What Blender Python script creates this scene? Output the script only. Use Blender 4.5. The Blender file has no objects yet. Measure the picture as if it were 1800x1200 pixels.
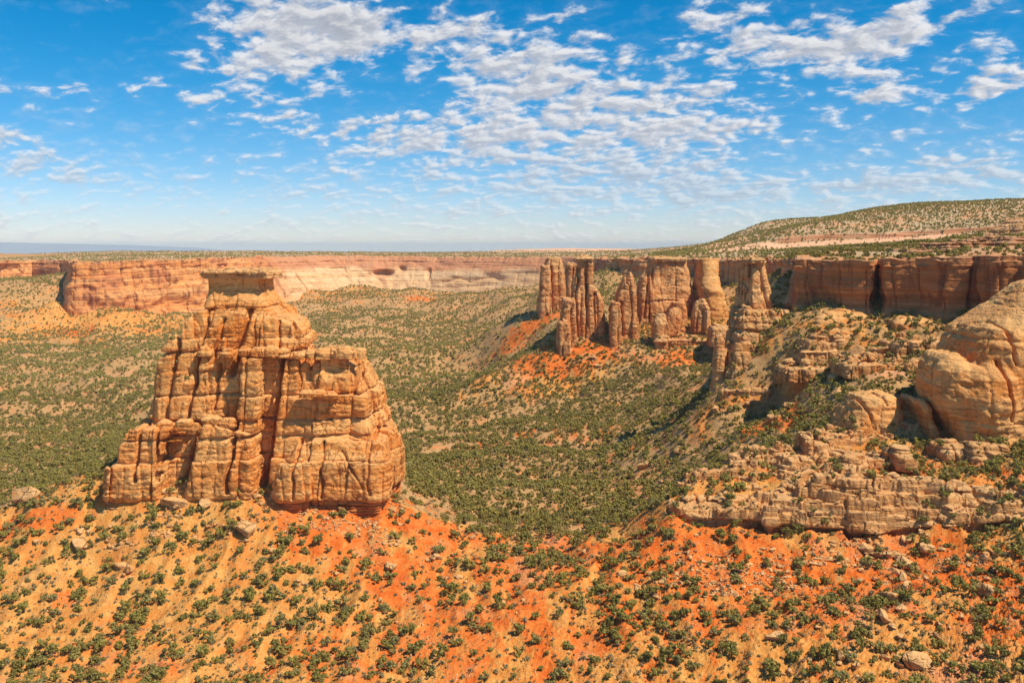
import bpy, math, random, time
import numpy as np
from mathutils import Vector
from mathutils.bvhtree import BVHTree
T0 = time.time()
_pr = print
def print(*a):
    _pr(*a)
S = bpy.context.scene
# ------------------------------------------------------------------ camera
CAM_Z = 180.0      # eye height above datum; the viewer stands on a canyon rim
F = 1600.0         # focal length in units of a 1800 wide picture
HV = 432.0         # horizon row
cam_d = bpy.data.cameras.new('camera')
cam = bpy.data.objects.new('camera', cam_d)
S.collection.objects.link(cam)
S.camera = cam
cam.location = (0, 0, CAM_Z)
cam.rotation_euler = (math.radians(90), 0, 0)
cam_d.sensor_width = 36.0
cam_d.lens = 36.0 * F / 1800.0
cam_d.shift_y = -(600 - HV) / 1800.0
cam_d.clip_start = 1.0
cam_d.clip_end = 120000.0
# ------------------------------------------------------------------ light
SUN = Vector((0.56, -0.29, 0.92)).normalized()       # towards the sun
SUN_EL = math.asin(SUN.z)
SUN_AZ = math.atan2(SUN.x, SUN.y)                    # from +Y, clockwise
sl = bpy.data.lights.new('sun', 'SUN')
sl.energy = 4.9
sl.angle = math.radians(0.5)
sl.color = (1.0, 0.89, 0.72)
so = bpy.data.objects.new('sun', sl)
S.collection.objects.link(so)
so.rotation_euler = SUN.to_track_quat('Z', 'Y').to_euler()
S.view_settings.view_transform = 'Standard'
S.view_settings.look = 'None'
S.view_settings.gamma = 1.0
S.view_settings.exposure = 0.10


class NT:
    """small node tree builder"""
    def __init__(s, tree):
        s.t = tree; s.n = tree.nodes; s.l = tree.links; s.n.clear()

    def node(s, typ, **kw):
        n = s.n.new(typ)
        for k, v in kw.items(): setattr(n, k, v)
        return n

    def put(s, sock, v):
        if v is None: return
        if hasattr(v, 'is_output') or isinstance(v, bpy.types.NodeSocket): s.l.new(v, sock)
        else:
            if isinstance(v, (tuple, list)) and len(v) == 3 and sock.type == 'RGBA': v = (*v, 1)
            sock.default_value = v

    def m(s, op, a, b=None, c=None, clamp=False):
        n = s.node('ShaderNodeMath', operation=op, use_clamp=clamp)
        s.put(n.inputs[0], a); s.put(n.inputs[1], b)
        if c is not None: s.put(n.inputs[2], c)
        return n.outputs[0]

    def vm(s, op, a, b=None, scale=None):
        n = s.node('ShaderNodeVectorMath', operation=op)
        s.put(n.inputs[0], a)
        if b is not None: s.put(n.inputs[1], b)
        if scale is not None: s.put(n.inputs['Scale'], scale)
        return n.outputs['Value'] if op in ('LENGTH', 'DISTANCE', 'DOT_PRODUCT') else n.outputs[0]

    def xyz(s, v):
        n = s.node('ShaderNodeSeparateXYZ'); s.put(n.inputs[0], v); return n.outputs

    def comb(s, x, y, z):
        n = s.node('ShaderNodeCombineXYZ')
        s.put(n.inputs[0], x); s.put(n.inputs[1], y); s.put(n.inputs[2], z)
        return n.outputs[0]

    def mix(s, f, a, b, typ='MIX'):
        n = s.node('ShaderNodeMix', data_type='RGBA', blend_type=typ)
        s.put(n.inputs[0], f); s.put(n.inputs[6], a); s.put(n.inputs[7], b)
        return n.outputs[2]

    def noise(s, v, scale=1.0, detail=4, rough=0.55, dist=0.0, lac=2.0):
        n = s.node('ShaderNodeTexNoise')
        s.put(n.inputs['Vector'], v); s.put(n.inputs['Scale'], scale)
        n.inputs['Detail'].default_value = detail
        n.inputs['Roughness'].default_value = rough
        n.inputs['Distortion'].default_value = dist
        n.inputs['Lacunarity'].default_value = lac
        return n.outputs[0]

    def ss(s, x, lo, hi):
        n = s.node('ShaderNodeMapRange', interpolation_type='SMOOTHSTEP')
        s.put(n.inputs[0], x); s.put(n.inputs[1], lo); s.put(n.inputs[2], hi)
        return n.outputs[0]

    def attr(s, name):
        return s.node('ShaderNodeAttribute', attribute_name=name)


# ------------------------------------------------------------------ world: Nishita sky and a layer of broken cloud
CC = 0.32          # flattening of the cloud layer towards the horizon
W = bpy.data.worlds.new('World')
S.world = W
W.use_nodes = True
k = NT(W.node_tree)
sky = k.node('ShaderNodeTexSky', sky_type='NISHITA')
sky.sun_disc = False
sky.sun_elevation = SUN_EL
sky.sun_rotation = SUN_AZ
sky.altitude = 1800
sky.air_density = 1.0
sky.dust_density = 0.6
sky.ozone_density = 2.0
hsv = k.node('ShaderNodeHueSaturation')
hsv.inputs['Hue'].default_value = 0.492
hsv.inputs['Saturation'].default_value = 1.35
hsv.inputs['Value'].default_value = 1.0
k.put(hsv.inputs['Color'], sky.outputs[0])
tc = k.node('ShaderNodeTexCoord')
d = k.vm('NORMALIZE', tc.outputs['Generated'])
dx, dy, dz = k.xyz(d)
zz = k.m('MAXIMUM', dz, 0.0)
k.put(sky.inputs[0], k.vm('NORMALIZE', k.comb(dx, dy, k.m('MAXIMUM', dz, 0.004))))
den = k.m('ADD', zz, CC)
px = k.m('DIVIDE', dx, den)
py = k.m('DIVIDE', dy, den)
pl = k.comb(px, py, 0.0)


def proj(u, v):
    q = Vector(((u - 900) / F, 1, (HV - v) / F)).normalized()
    return (q.x / (q.z + CC), q.y / (q.z + CC))


# weather map: where the cloud layer is thick (each entry: place, half axes along and across, turn, weight)
CL = [  # u, v, ru, rv, weight
    (520, 40, 150, 70, .55), (640, 60, 90, 38, .35), (430, 125, 110, 40, .25), (560, 120, 60, 60, .15),
    (800, 55, 80, 36, .30), (800, 115, 150, 26, .24), (900, 160, 120, 34, .26), (460, 205, 85, 34, .32),
    (640, 250, 110, 40, .26), (820, 245, 140, 55, .28), (960, 90, 110, 70, .22), (1050, 80, 70, 60, .20),
    (1280, 50, 110, 60, .28), (1420, 90, 110, 45, .36), (1520, 70, 80, 50, .28), (1640, 50, 110, 60, .28),
    (1540, 160, 80, 45, .30), (1770, 130, 70, 100, .28), (1680, 160, 90, 50, .18), (1200, 160, 160, 60, .20),
    (1000, 200, 140, 60, .26), (1200, 230, 190, 60, .24), (1100, 290, 240, 46, .22), (1700, 300, 140, 40, .32),
    (1500, 330, 220, 26, .24), (1250, 350, 300, 30, .24), (900, 330, 300, 30, .16), (60, 290, 130, 40, .30),
    (30, 240, 50, 20, .2), (240, 140, 70, 18, .24), (130, 155, 50, 12, .28), (330, 170, 60, 18, .18), (150, 320, 90, 16, .16),
    (600, 345, 110, 14, .16), (160, 0, 60, 14, .2), (700, 380, 300, 16, .12),
    (120, 60, 160, 60, -.30), (250, 230, 220, 60, -.10), (1090, 25, 50, 45, -.25), (1720, 210, 90, 16, -.10),
    (620, 190, 60, 14, -.15), (1380, 280, 120, 20, -.12), (300, 380, 300, 30, -.10)]
acc = None
for (u, v, ru, rv, w) in CL:
    cx, cy = proj(u, v)
    ax = abs(proj(u + ru, v)[0] - cx)
    ay = abs(proj(u, v + min(rv, 420 - v if v < 400 else 8))[1] - proj(u, max(v - rv, -200))[1]) * 0.5
    e = k.vm('MULTIPLY', k.vm('SUBTRACT', pl, (cx, cy, 0)), (1 / ax, 1 / ay, 0))
    r2 = k.vm('DOT_PRODUCT', e, e)
    g = k.m('MULTIPLY', k.m('EXPONENT', k.m('MULTIPLY', r2, -0.9)), w)
    acc = g if acc is None else k.m('ADD', acc, g)
rot = k.node('ShaderNodeVectorRotate', rotation_type='Z_AXIS')
rot.inputs['Angle'].default_value = 0.5
k.put(rot.inputs['Vector'], pl)
plr = k.vm('MULTIPLY', rot.outputs[0], (1.0, 1.1, 1.0))


def dens(vec):
    n1 = k.noise(vec, 15.0, 9, 0.58, 0.25)
    n2 = k.noise(vec, 4.8, 3, 0.5)
    return k.m('ADD', n1, k.m('MULTIPLY', k.m('SUBTRACT', n2, 0.5), 0.35))


d0 = dens(plr)
d1 = dens(k.vm('ADD', plr, (0.018, -0.013, 0.0)))
low = k.m('SUBTRACT', 1.0, k.ss(dz, 0.02, 0.20))
thr = k.m('SUBTRACT', k.m('SUBTRACT', 0.664, k.m('MULTIPLY', low, 0.085)), k.m('MULTIPLY', acc, 0.62))
ex = k.m('SUBTRACT', d0, thr)
cov = k.ss(ex, -0.07, 0.15)
thick = k.ss(ex, 0.0, 0.42)
lit = k.m('SUBTRACT', d0, d1)                          # which side of a puff is towards the sun
lit = k.ss(lit, -0.10, 0.14)
shade = k.m('SUBTRACT', 1.0, k.m('MULTIPLY', thick, 0.24))
br = k.m('MULTIPLY', shade, k.m('ADD', 0.80, k.m('MULTIPLY', lit, 0.25)))
ccol = k.mix(lit, (6.0, 6.25, 7.0), (8.0, 7.9, 7.9))
ccol = k.vm('SCALE', ccol, scale=br)
el = k.ss(dz, 0.0, 0.26)
skyc = k.vm('MULTIPLY', hsv.outputs[0], k.mix(el, (0.97, 0.95, 1.14), (0.06, 0.98, 1.16)))
fade = k.ss(dz, 0.005, 0.14)
al = k.m('MULTIPLY', cov, k.m('ADD', 0.40, k.m('MULTIPLY', fade, 0.52)))
veil = k.m('MULTIPLY', k.ss(k.m('ADD', d0, k.m('MULTIPLY', acc, 0.35)), 0.42, 0.75), k.m('SUBTRACT', 0.62, k.m('MULTIPLY', k.ss(dz, 0.02, 0.16), 0.52)))
al = k.m('MAXIMUM', al, veil)
fin = k.mix(al, skyc, ccol)
bg = k.node('ShaderNodeBackground')
k.put(bg.inputs[0], fin)
bg.inputs[1].default_value = 0.105
wo = k.node('ShaderNodeOutputWorld')
k.l.new(bg.outputs[0], wo.inputs[0])
try:
    W.cycles.sampling_method = 'MANUAL'; W.cycles.sample_map_resolution = 512
except Exception: pass

# ------------------------------------------------------------------ numpy noise
M32 = np.uint32


def hsh(i, j, l, seed=0):
    with np.errstate(over='ignore'):
        h = (i.astype(np.int64) & 0xffffffff).astype(M32) * M32(374761393)
        h = h + (j.astype(np.int64) & 0xffffffff).astype(M32) * M32(668265263)
        h = h + (l.astype(np.int64) & 0xffffffff).astype(M32) * M32(2147483647)
        h = h + M32((seed * 974634777) & 0xffffffff)
        h = (h ^ (h >> M32(13))) * M32(1274126177)
        h = h ^ (h >> M32(16))
        h = h * M32(2246822519)
        h = h ^ (h >> M32(15))
    return h.astype(np.float32) / np.float32(4294967296.0)


def vnoise(x, y, z, seed=0):
    """value noise in -1..1"""
    xi = np.floor(x); yi = np.floor(y); zi = np.floor(z)
    fx = (x - xi).astype(np.float32); fy = (y - yi).astype(np.float32); fz = (z - zi).astype(np.float32)
    fx = fx * fx * (3 - 2 * fx); fy = fy * fy * (3 - 2 * fy); fz = fz * fz * (3 - 2 * fz)
    o = 0
    for a in (0, 1):
        wx = fx if a else 1 - fx
        for b in (0, 1):
            wy = fy if b else 1 - fy
            for c in (0, 1):
                wz = fz if c else 1 - fz
                o = o + wx * wy * wz * hsh(xi + a, yi + b, zi + c, seed)
    return o * 2 - 1


def vnoise2(x, y, seed=0):
    xi = np.floor(x); yi = np.floor(y); z0 = np.zeros_like(xi)
    fx = (x - xi); fy = (y - yi)
    fx = fx * fx * (3 - 2 * fx); fy = fy * fy * (3 - 2 * fy)
    return ((hsh(xi, yi, z0, seed) * (1 - fx) + hsh(xi + 1, yi, z0, seed) * fx) * (1 - fy)
            + (hsh(xi, yi + 1, z0, seed) * (1 - fx) + hsh(xi + 1, yi + 1, z0, seed) * fx) * fy) * 2 - 1


def fbm2(x, y, o=4, seed=0, g=0.5):
    s = 0; a = 1.0; t = 0
    for i in range(o):
        s = s + a * vnoise2(x, y, seed + i * 7); t += a
        x, y = (x * 0.8 - y * 0.6) * 2.03 + 5.1, (x * 0.6 + y * 0.8) * 2.03 + 1.7; a *= g
    return s / t


def fbm3(x, y, z, o=3, seed=0, g=0.5):
    s = 0; a = 1.0; t = 0
    for i in range(o):
        s = s + a * vnoise(x, y, z, seed + i * 7); t += a
        x, y, z = (x * 0.8 - y * 0.6) * 2.03 + 3.3, (x * 0.6 + y * 0.8) * 2.03 + 1.7, z * 2.03 + 9.1; a *= g
    return s / t


def voro2(x, y, lay, seed=0, jit=0.85):
    """F1, F2 and a random number per cell of a jittered 2D cell pattern; lay shifts the pattern per layer"""
    xi = np.floor(x); yi = np.floor(y)
    f1 = np.full(x.shape, 9.0, np.float32); f2 = f1.copy(); r = np.zeros(x.shape, np.float32)
    for a in (-1, 0, 1):
        for b in (-1, 0, 1):
            cx = xi + a; cy = yi + b
            h1 = hsh(cx, cy, lay, seed); h2 = hsh(cx, cy, lay, seed + 31)
            d = np.sqrt((cx + 0.5 + (h1 - .5) * jit - x) ** 2 + (cy + 0.5 + (h2 - .5) * jit - y) ** 2).astype(np.float32)
            nr = hsh(cx, cy, lay, seed + 57)
            c = d < f1
            f2 = np.where(c, f1, np.minimum(f2, d)); r = np.where(c, nr, r); f1 = np.where(c, d, f1)
    return f1, f2, r


def P(u, v, Y):
    return ((u - 900) / F * Y, Y, CAM_Z - (v - HV) / F * Y)


# ------------------------------------------------------------------ object helpers
C = S.collection


def mesh_np(name, V, Q, mat=None, parent=None, smooth=False, T=None, attrs=None, origin=None):
    """mesh object from numpy vertices, quads Q and optional triangles T"""
    V = np.asarray(V, np.float32)
    if origin is not None: V = V - np.asarray(origin, np.float32)
    me = bpy.data.meshes.new(name)
    nq = 0 if Q is None else len(Q); nt = 0 if T is None else len(T)
    me.vertices.add(len(V)); me.vertices.foreach_set('co', V.ravel())
    loops = []
    if nq: loops.append(np.asarray(Q, np.int32).ravel())
    if nt: loops.append(np.asarray(T, np.int32).ravel())
    loops = np.concatenate(loops)
    me.loops.add(len(loops)); me.loops.foreach_set('vertex_index', loops)
    st = np.concatenate([np.arange(nq) * 4, nq * 4 + np.arange(nt) * 3]).astype(np.int32)
    me.polygons.add(nq + nt); me.polygons.foreach_set('loop_start', st)
    me.polygons.foreach_set('use_smooth', np.full(nq + nt, smooth))
    if attrs:
        for an, av in attrs.items():
            a = me.attributes.new(an, 'FLOAT', 'POINT'); a.data.foreach_set('value', np.asarray(av, np.float32).ravel())
    me.update(calc_edges=True); me.validate()
    o = bpy.data.objects.new(name, me); C.objects.link(o)
    if mat: me.materials.append(mat)
    if origin is not None: o.location = origin
    if parent is not None:
        o.parent = parent
        if origin is not None: o.location = Vector(origin) - parent.location
    return o


def struct(o):
    o['kind'] = 'structure'; return o


def tag(o, label, cat, group=None):
    o['label'] = label; o['category'] = cat
    if group: o['group'] = group
    return o


def empty(name, loc):
    o = bpy.data.objects.new(name, None); C.objects.link(o); o.location = loc
    o.empty_display_size = 1; return o


# ------------------------------------------------------------------ terrain height
def tps_fit(pts, lam=0.0):
    A = np.array([(x / y * 1.0, math.log(y)) for x, y, z in pts]); z = np.array([p[2] for p in pts])
    n = len(A); d = np.sqrt(((A[:, None] - A[None]) ** 2).sum(2))
    K = np.where(d > 0, d * d * np.log(d + 1e-12), 0) + lam * np.eye(n)
    Pm = np.hstack([np.ones((n, 1)), A])
    Mx = np.zeros((n + 3, n + 3)); Mx[:n, :n] = K; Mx[:n, n:] = Pm; Mx[n:, :n] = Pm.T
    w = np.linalg.solve(Mx, np.concatenate([z, np.zeros(3)]))
    return A.astype(np.float32), w.astype(np.float32)


def tps_eval(fit, x, y):
    A, w = fit; n = len(A)
    sh = x.shape; a = (x / y).ravel().astype(np.float32); b = np.log(y).ravel().astype(np.float32)
    out = w[n] + w[n + 1] * a + w[n + 2] * b
    for i in range(n):
        d2 = (a - A[i, 0]) ** 2 + (b - A[i, 1]) ** 2
        out += w[i] * 0.5 * d2 * np.log(d2 + 1e-12)
    return out.reshape(sh)


GP = [  # (u, v, Y) of the valley ground
    (-500, 1200, 310), (-300, 1200, 305), (0, 1200, 300), (300, 1200, 295), (600, 1200, 290), (900, 1200, 285), (1200, 1200, 275), (1500, 1200, 262),
    (1800, 1200, 250), (2100, 1200, 240), (2500, 1200, 230),
    (-300, 1500, 235), (300, 1500, 235), (900, 1500, 230), (1500, 1500, 220), (2100, 1500, 210),
    (-300, 1090, 345), (0, 1080, 340), (300, 1050, 345), (600, 1050, 340), (900, 1060, 330), (1200, 1050, 318), (1500, 1060, 302), (1800, 1060, 290), (2100, 1060, 285),
    (150, 960, 370), (350, 940, 372), (500, 950, 368), (650, 970, 365), (800, 1000, 358), (1000, 1005, 350), (1200, 990, 340),
    # butte foot
    (200, 838, 396), (330, 852, 392), (430, 860, 392), (560, 880, 392), (690, 887, 394),
    (250, 822, 420), (450, 832, 425), (640, 838, 428), (250, 800, 450), (450, 806, 455), (640, 810, 455),
    # spur to the left, and the ground behind it
    (100, 890, 385), (0, 950, 372), (-150, 1020, 360), (-400, 1080, 350),
    (100, 868, 470), (0, 905, 450), (-150, 930, 450), (100, 820, 620), (0, 840, 600), (300, 800, 600), (500, 790, 620), (650, 800, 600),
    (-300, 820, 650), (0, 760, 800), (200, 730, 860), (-300, 720, 950), (0, 690, 1020), (150, 660, 1100), (280, 670, 1050),
    (-300, 620, 1300), (0, 625, 1300), (180, 610, 1380), (400, 640, 1150), (550, 650, 1120),
    # talus under the left cliff
    (-300, 540, 1650), (0, 545, 1620), (100, 556, 1620), (300, 552, 1700), (450, 570, 1700), (-100, 500, 1900), (30, 492, 1900), (92, 502, 1760), (95, 530, 1650), (40, 520, 1700),
    # far slopes
    (560, 590, 1500), (650, 560, 1820), (800, 560, 1850), (600, 512, 2300), (750, 512, 2350), (900, 518, 2250), (500, 522, 2200), (600, 485, 2500),
    # saddle crest and beyond
    (750, 908, 397), (783, 927, 392), (827, 950, 385), (883, 960, 382), (950, 962, 380), (1017, 961, 376), (1083, 949, 371), (1150, 936, 366), (1215, 915, 362),
    (740, 890, 440), (830, 915, 440), (950, 925, 440), (1080, 915, 435), (1150, 900, 430),
    (740, 850, 560), (900, 868, 540), (1050, 868, 530), (1150, 866, 490),
    (700, 780, 720), (900, 780, 700), (1050, 775, 690), (700, 700, 950), (850, 700, 900), (1000, 700, 850), (700, 640, 1200), (850, 640, 1150), (820, 600, 1400), (900, 575, 1550),
    # right side: slopes under the towers
    (1150, 800, 560), (1150, 750, 680), (1100, 700, 820), (1060, 660, 890), (950, 650, 920), (900, 620, 1030), (860, 590, 1300),
    (980, 594, 948), (1060, 594, 948), (1130, 592, 950), (940, 553, 1180), (900, 570, 1180), (1200, 594, 935), (1200, 612, 903), (1150, 612, 903), (1255, 612, 903), (1200, 650, 820), (1230, 700, 690), (1180, 765, 590),
    (1250, 692, 600), (1200, 722, 620), (1300, 702, 560), (1258, 697, 572), (1325, 697, 562), (1380, 696, 556), (1400, 694, 530), (1300, 760, 520), (1400, 752, 485), (1250, 800, 520), (1200, 845, 490),
    (1470, 700, 480), (1500, 640, 520), (1400, 625, 560), (1350, 605, 580), (1600, 600, 528), (1700, 570, 528), (1500, 562, 570), (1400, 547, 602), (1900, 575, 493), (2200, 585, 445),
    (1600, 690, 470), (1750, 650, 480), (2000, 650, 460),
    (1250, 560, 950), (1290, 562, 960), (1290, 615, 880), (1295, 650, 800), (1290, 690, 700), (1400, 552, 690), (1390, 540, 800), (1350, 530, 950), (1200, 510, 1150), (1100, 520, 1180), (1000, 530, 1300), (960, 540, 1500), (1100, 490, 1330),
    # the near ledge: foot and bench on top
    (1165, 914, 363), (1260, 937, 356), (1400, 952, 349), (1500, 957, 344), (1600, 952, 340), (1700, 947, 336), (1760, 938, 335), (1830, 925, 332), (2000, 915, 328), (2300, 915, 318),
    (1180, 874, 374), (1270, 884, 369), (1400, 888, 363), (1500, 884, 359), (1600, 878, 355), (1700, 868, 351), (1800, 860, 350), (2000, 860, 345), (2300, 850, 340),
    (1250, 842, 392), (1350, 812, 405), (1450, 830, 390), (1550, 800, 400), (1650, 820, 385), (1450, 766, 428), (1560, 762, 430), (1750, 800, 390), (1850, 790, 390), (2100, 780, 390),
    (1230, 836, 412), (1180, 872, 400), (1700, 750, 430), (1850, 740, 430)]
GPW = [P(*g) for g in GP]
# the rim of the plateau above: u, Y, v of rim, v of foot, face run-out in m, style
RIM = [  # u, Y, v of rim, v of foot, face run-out in m, style: 0 dark wall  1 back wall  2 pale slickrock  3 left red wall
    (2500, 425, 446, 585, 6, 0), (2100, 478, 448, 575, 6, 0), (1880, 509, 449, 570, 6, 0), (1830, 512, 450, 568, 6, 0), (1800, 524, 451, 564, 7, 0), (1750, 526, 450, 562, 7, 0), (1715, 541, 450, 560, 6, 0), (1660, 545, 453, 556, 6, 0), (1610, 562, 455, 552, 6, 0),
    (1552, 568, 456, 548, 6, 0), (1546, 598, 458, 546, 3, 0), (1533, 572, 458, 546, 5, 0), (1480, 582, 458, 544, 7, 0), (1440, 600, 458, 544, 7, 0), (1396, 606, 458, 542, 7, 0), (1392, 680, 458, 530, 6, 0), (1392, 760, 457, 500, 8, 1),
    (1376, 880, 456, 500, 10, 1), (1345, 1010, 456, 502, 10, 1), (1300, 1090, 457, 504, 10, 1), (1250, 1160, 457, 494, 12, 1), (1180, 1250, 456, 484, 12, 1), (1100, 1360, 455, 481, 14, 1), (1064, 1500, 455, 484, 16, 1),
    (1046, 1800, 454, 490, 20, 1.3), (1030, 2080, 453, 500, 40, 2), (985, 2250, 452, 508, 60, 2), (930, 2300, 452, 510, 70, 2), (860, 2360, 452, 512, 80, 2), (770, 2430, 452, 508, 80, 2), (690, 2440, 451, 505, 80, 2), (600, 2410, 451, 500, 90, 2), (500, 2280, 452, 512, 80, 2),
    (420, 2060, 453, 530, 50, 3), (340, 1860, 455, 550, 26, 3), (250, 1760, 457, 552, 30, 3), (180, 1700, 459, 553, 30, 3), (128, 1680, 461, 556, 26, 3), (122, 1800, 460, 500, 14, 3),
    (130, 2050, 458, 488, 12, 3), (60, 2150, 458, 486, 16, 3), (0, 2080, 459, 490, 18, 3), (-60, 2150, 459, 490, 18, 3), (-200, 2000, 459, 492, 18, 3), (-500, 1950, 459, 492, 18, 3), (-900, 1900, 459, 492, 18, 3)]

_r = np.array([((u - 900) / F * Y, Y) for u, Y, *_ in RIM])
_tg = np.gradient(_r, axis=0)
for _i, (u, Y, vt, vf, ro, st) in enumerate(RIM):
    if Y < 650 or st == 0: continue
    _n = np.array([-_tg[_i, 1], _tg[_i, 0]]); _n /= np.linalg.norm(_n)
    x_, y_ = _r[_i] + _n * (ro + 8)
    GPW.append((x_, y_, CAM_Z - (vf - HV) / F * Y))
    x_, y_ = _r[_i] - _n * 60
    GPW.append((x_, y_, CAM_Z - (vf - HV) / F * Y + 12))
GFIT = tps_fit(GPW, 1e-5)


def sstep(x, a, b):
    t = np.clip((x - a) / (b - a), 0, 1); return t * t * (3 - 2 * t)


def ground_h(x, y):
    x = np.asarray(x, np.float64); y = np.asarray(y, np.float64)
    h = tps_eval(GFIT, x, np.maximum(y, 100)).astype(np.float64)
    far = sstep(y, 450, 900)
    h = h + (1 - far) * (1.6 * fbm2(x / 45, y / 45, 3, 11) + 0.45 * fbm2(x / 7, y / 7, 3, 12))
    # runnels down the slopes, ridged
    r = 1 - np.abs(fbm2(x / 16 + 0.35 * fbm2(x / 30, y / 30, 2, 5), y / 34, 3, 21)) * 2.2
    h = h + (1 - far) * (r - 0.5) * 2.3
    m = fbm2(x / 170 + 3, y / 170, 3, 31)
    r2 = np.abs(fbm2(x / 120, y / 150, 4, 41)) * 2.0
    valley = 1 - sstep(h, 60, 110)
    h = h + far * valley * (9 * m + 13 * (r2 - 0.45)) + far * 2.0 * fbm2(x / 30, y / 30, 3, 44)
    nearv = sstep(y, 400, 470) * (1 - far) * valley
    h = h + nearv * (4 * fbm2(x / 70, y / 60, 3, 51))
    for (mx_, my_, mr_, mh_) in ((-8, 500, 34, 6), (28, 520, 30, 7), (-60, 560, 40, 6), (70, 600, 50, 6), (0, 640, 45, 6), (-170, 640, 60, 8), (-250, 800, 70, 10), (-90, 900, 80, 8), (-330, 1000, 90, 12), (-240, 1080, 60, 12), (60, 800, 60, 6)):
        h = h + mh_ * np.exp(-((x - mx_) / mr_) ** 2 - ((y - my_) / (mr_ * .8)) ** 2)
    return h


# ------------------------------------------------------------------ plateau: rim line and top
rim = np.array([[(u - 900) / F * Y, Y, CAM_Z - (vt - HV) / F * Y, CAM_Z - (vf - HV) / F * Y, ro, st] for u, Y, vt, vf, ro, st in RIM])
poly = [(p[0], p[1]) for p in rim] + [(-30000, 9000), (-30000, 60000), (30000, 60000), (30000, 400), (600, 380)]


def inside(px_, py_, pg):
    c = np.zeros(px_.shape, bool); n = len(pg)
    for i in range(n):
        x1, y1 = pg[i]; x2, y2 = pg[(i + 1) % n]
        if y1 == y2: continue
        t = ((y1 > py_) != (y2 > py_)) & (px_ < (x2 - x1) * (py_ - y1) / (y2 - y1) + x1)
        c ^= t
    return c


PP = [(u, vt - 0.5, Y) for u, Y, vt, vf, ro, st in RIM]
PP += [  # u, v, Y of the plateau surface
    (-600, 446, 3600), (0, 453, 2600), (60, 447, 3300), (0, 452, 3000), (130, 444, 3200), (350, 443, 3400), (600, 443.5, 3600), (800, 444.5, 3900), (950, 446, 3800), (350, 448, 2500), (250, 451, 2150), (700, 447, 3000),
    (1100, 446, 2500), (1180, 445, 2100), (1230, 444, 1700), (1100, 450, 1600),
    (1240, 432, 1650), (1300, 436, 1300), (1400, 440, 1100), (1500, 443, 900), (1620, 428, 800), (1420, 446, 760),
    (1300, 430, 1500), (1400, 428, 1350), (1500, 428, 1250), (1600, 427, 1150), (1700, 424, 1050), (1800, 418, 900), (1700, 442, 566), (1700, 431, 625), (1700, 422, 700), (1700, 420, 860), (1800, 436, 552), (1800, 422, 600), (1800, 415, 680), (1780, 412, 820), (2100, 420, 600), (1550, 449, 605), (1550, 440, 660), (1550, 434, 760), (1420, 448, 660),
    (1380, 405, 1480), (1500, 404, 1420), (1600, 404, 1380), (1700, 403, 1330), (1850, 400, 1200), (2100, 400, 1000),
    (1240, 430, 1900), (1300, 408, 1850), (1362, 388, 1800), (1408, 392, 1780), (1457, 385, 1760), (1485, 376, 1750), (1537, 367, 1740), (1620, 360, 1730), (1800, 350, 1700), (2000, 345, 1650), (2400, 345, 1500),
    (1240, 432, 2150), (1362, 393, 1980), (1457, 385, 1960), (1537, 367, 1950), (1800, 358, 1950), (2400, 355, 1800), (1300, 420, 2500), (1500, 395, 2500), (1800, 385, 2500), (1400, 430, 4000), (1800, 425, 4000),
    (870, 441, 4600), (1000, 437, 4700), (1090, 438, 4700), (1150, 441, 4300), (0, 500, 6000), (600, 480, 6500), (1000, 470, 7500), (1500, 460, 7000), (2200, 460, 6000)]
PFIT = tps_fit([P(*g) for g in PP], 2e-5)


def plateau_h(x, y):
    h = tps_eval(PFIT, x, np.maximum(y, 350)).astype(np.float64)
    a = x / y * F + 900
    # stepped ledges behind the rim on the right
    h = h + 0.0014 * y * fbm2(x / 60, y / 60, 4, 61)
    w = sstep(a, 1230, 1300) * sstep(y, 560, 640) * (1 - sstep(y, 1000, 1200))
    st = 3.2
    q = h / st; fr = q - np.floor(q)
    hs = (np.floor(q) + sstep(fr, 0.35, 0.6)) * st
    h = h + w * (hs - h)
    # rock step under the hill
    w2 = sstep(a, 1335, 1380) * (1 - sstep(a, 1740, 1800))
    edge = 1405 - 0.22 * (a - 1380) + 25 * fbm2(x / 60, y / 60, 2, 63)
    h = h - w2 * 8.0 * (1 - sstep(y - edge, -2, 2)) * sstep(y, 1150, 1400)
    return h


exec_marker = 'terrain'
# ------------------------------------------------------------------ materials
def bump(k, height, strength, dist):
    b = k.node('ShaderNodeBump')
    b.inputs['Strength'].default_value = strength
    b.inputs['Distance'].default_value = dist
    k.put(b.inputs['Height'], height)
    return b.outputs[0]


def finish(k, col, normal=None, rough=0.9, spec=0.15):
    p = k.node('ShaderNodeBsdfPrincipled')
    k.put(p.inputs['Base Color'], col)
    p.inputs['Roughness'].default_value = rough
    p.inputs['Specular IOR Level'].default_value = spec
    if normal is not None: k.put(p.inputs['Normal'], normal)
    o = k.node('ShaderNodeOutputMaterial')
    k.l.new(p.outputs[0], o.inputs[0])


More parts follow.
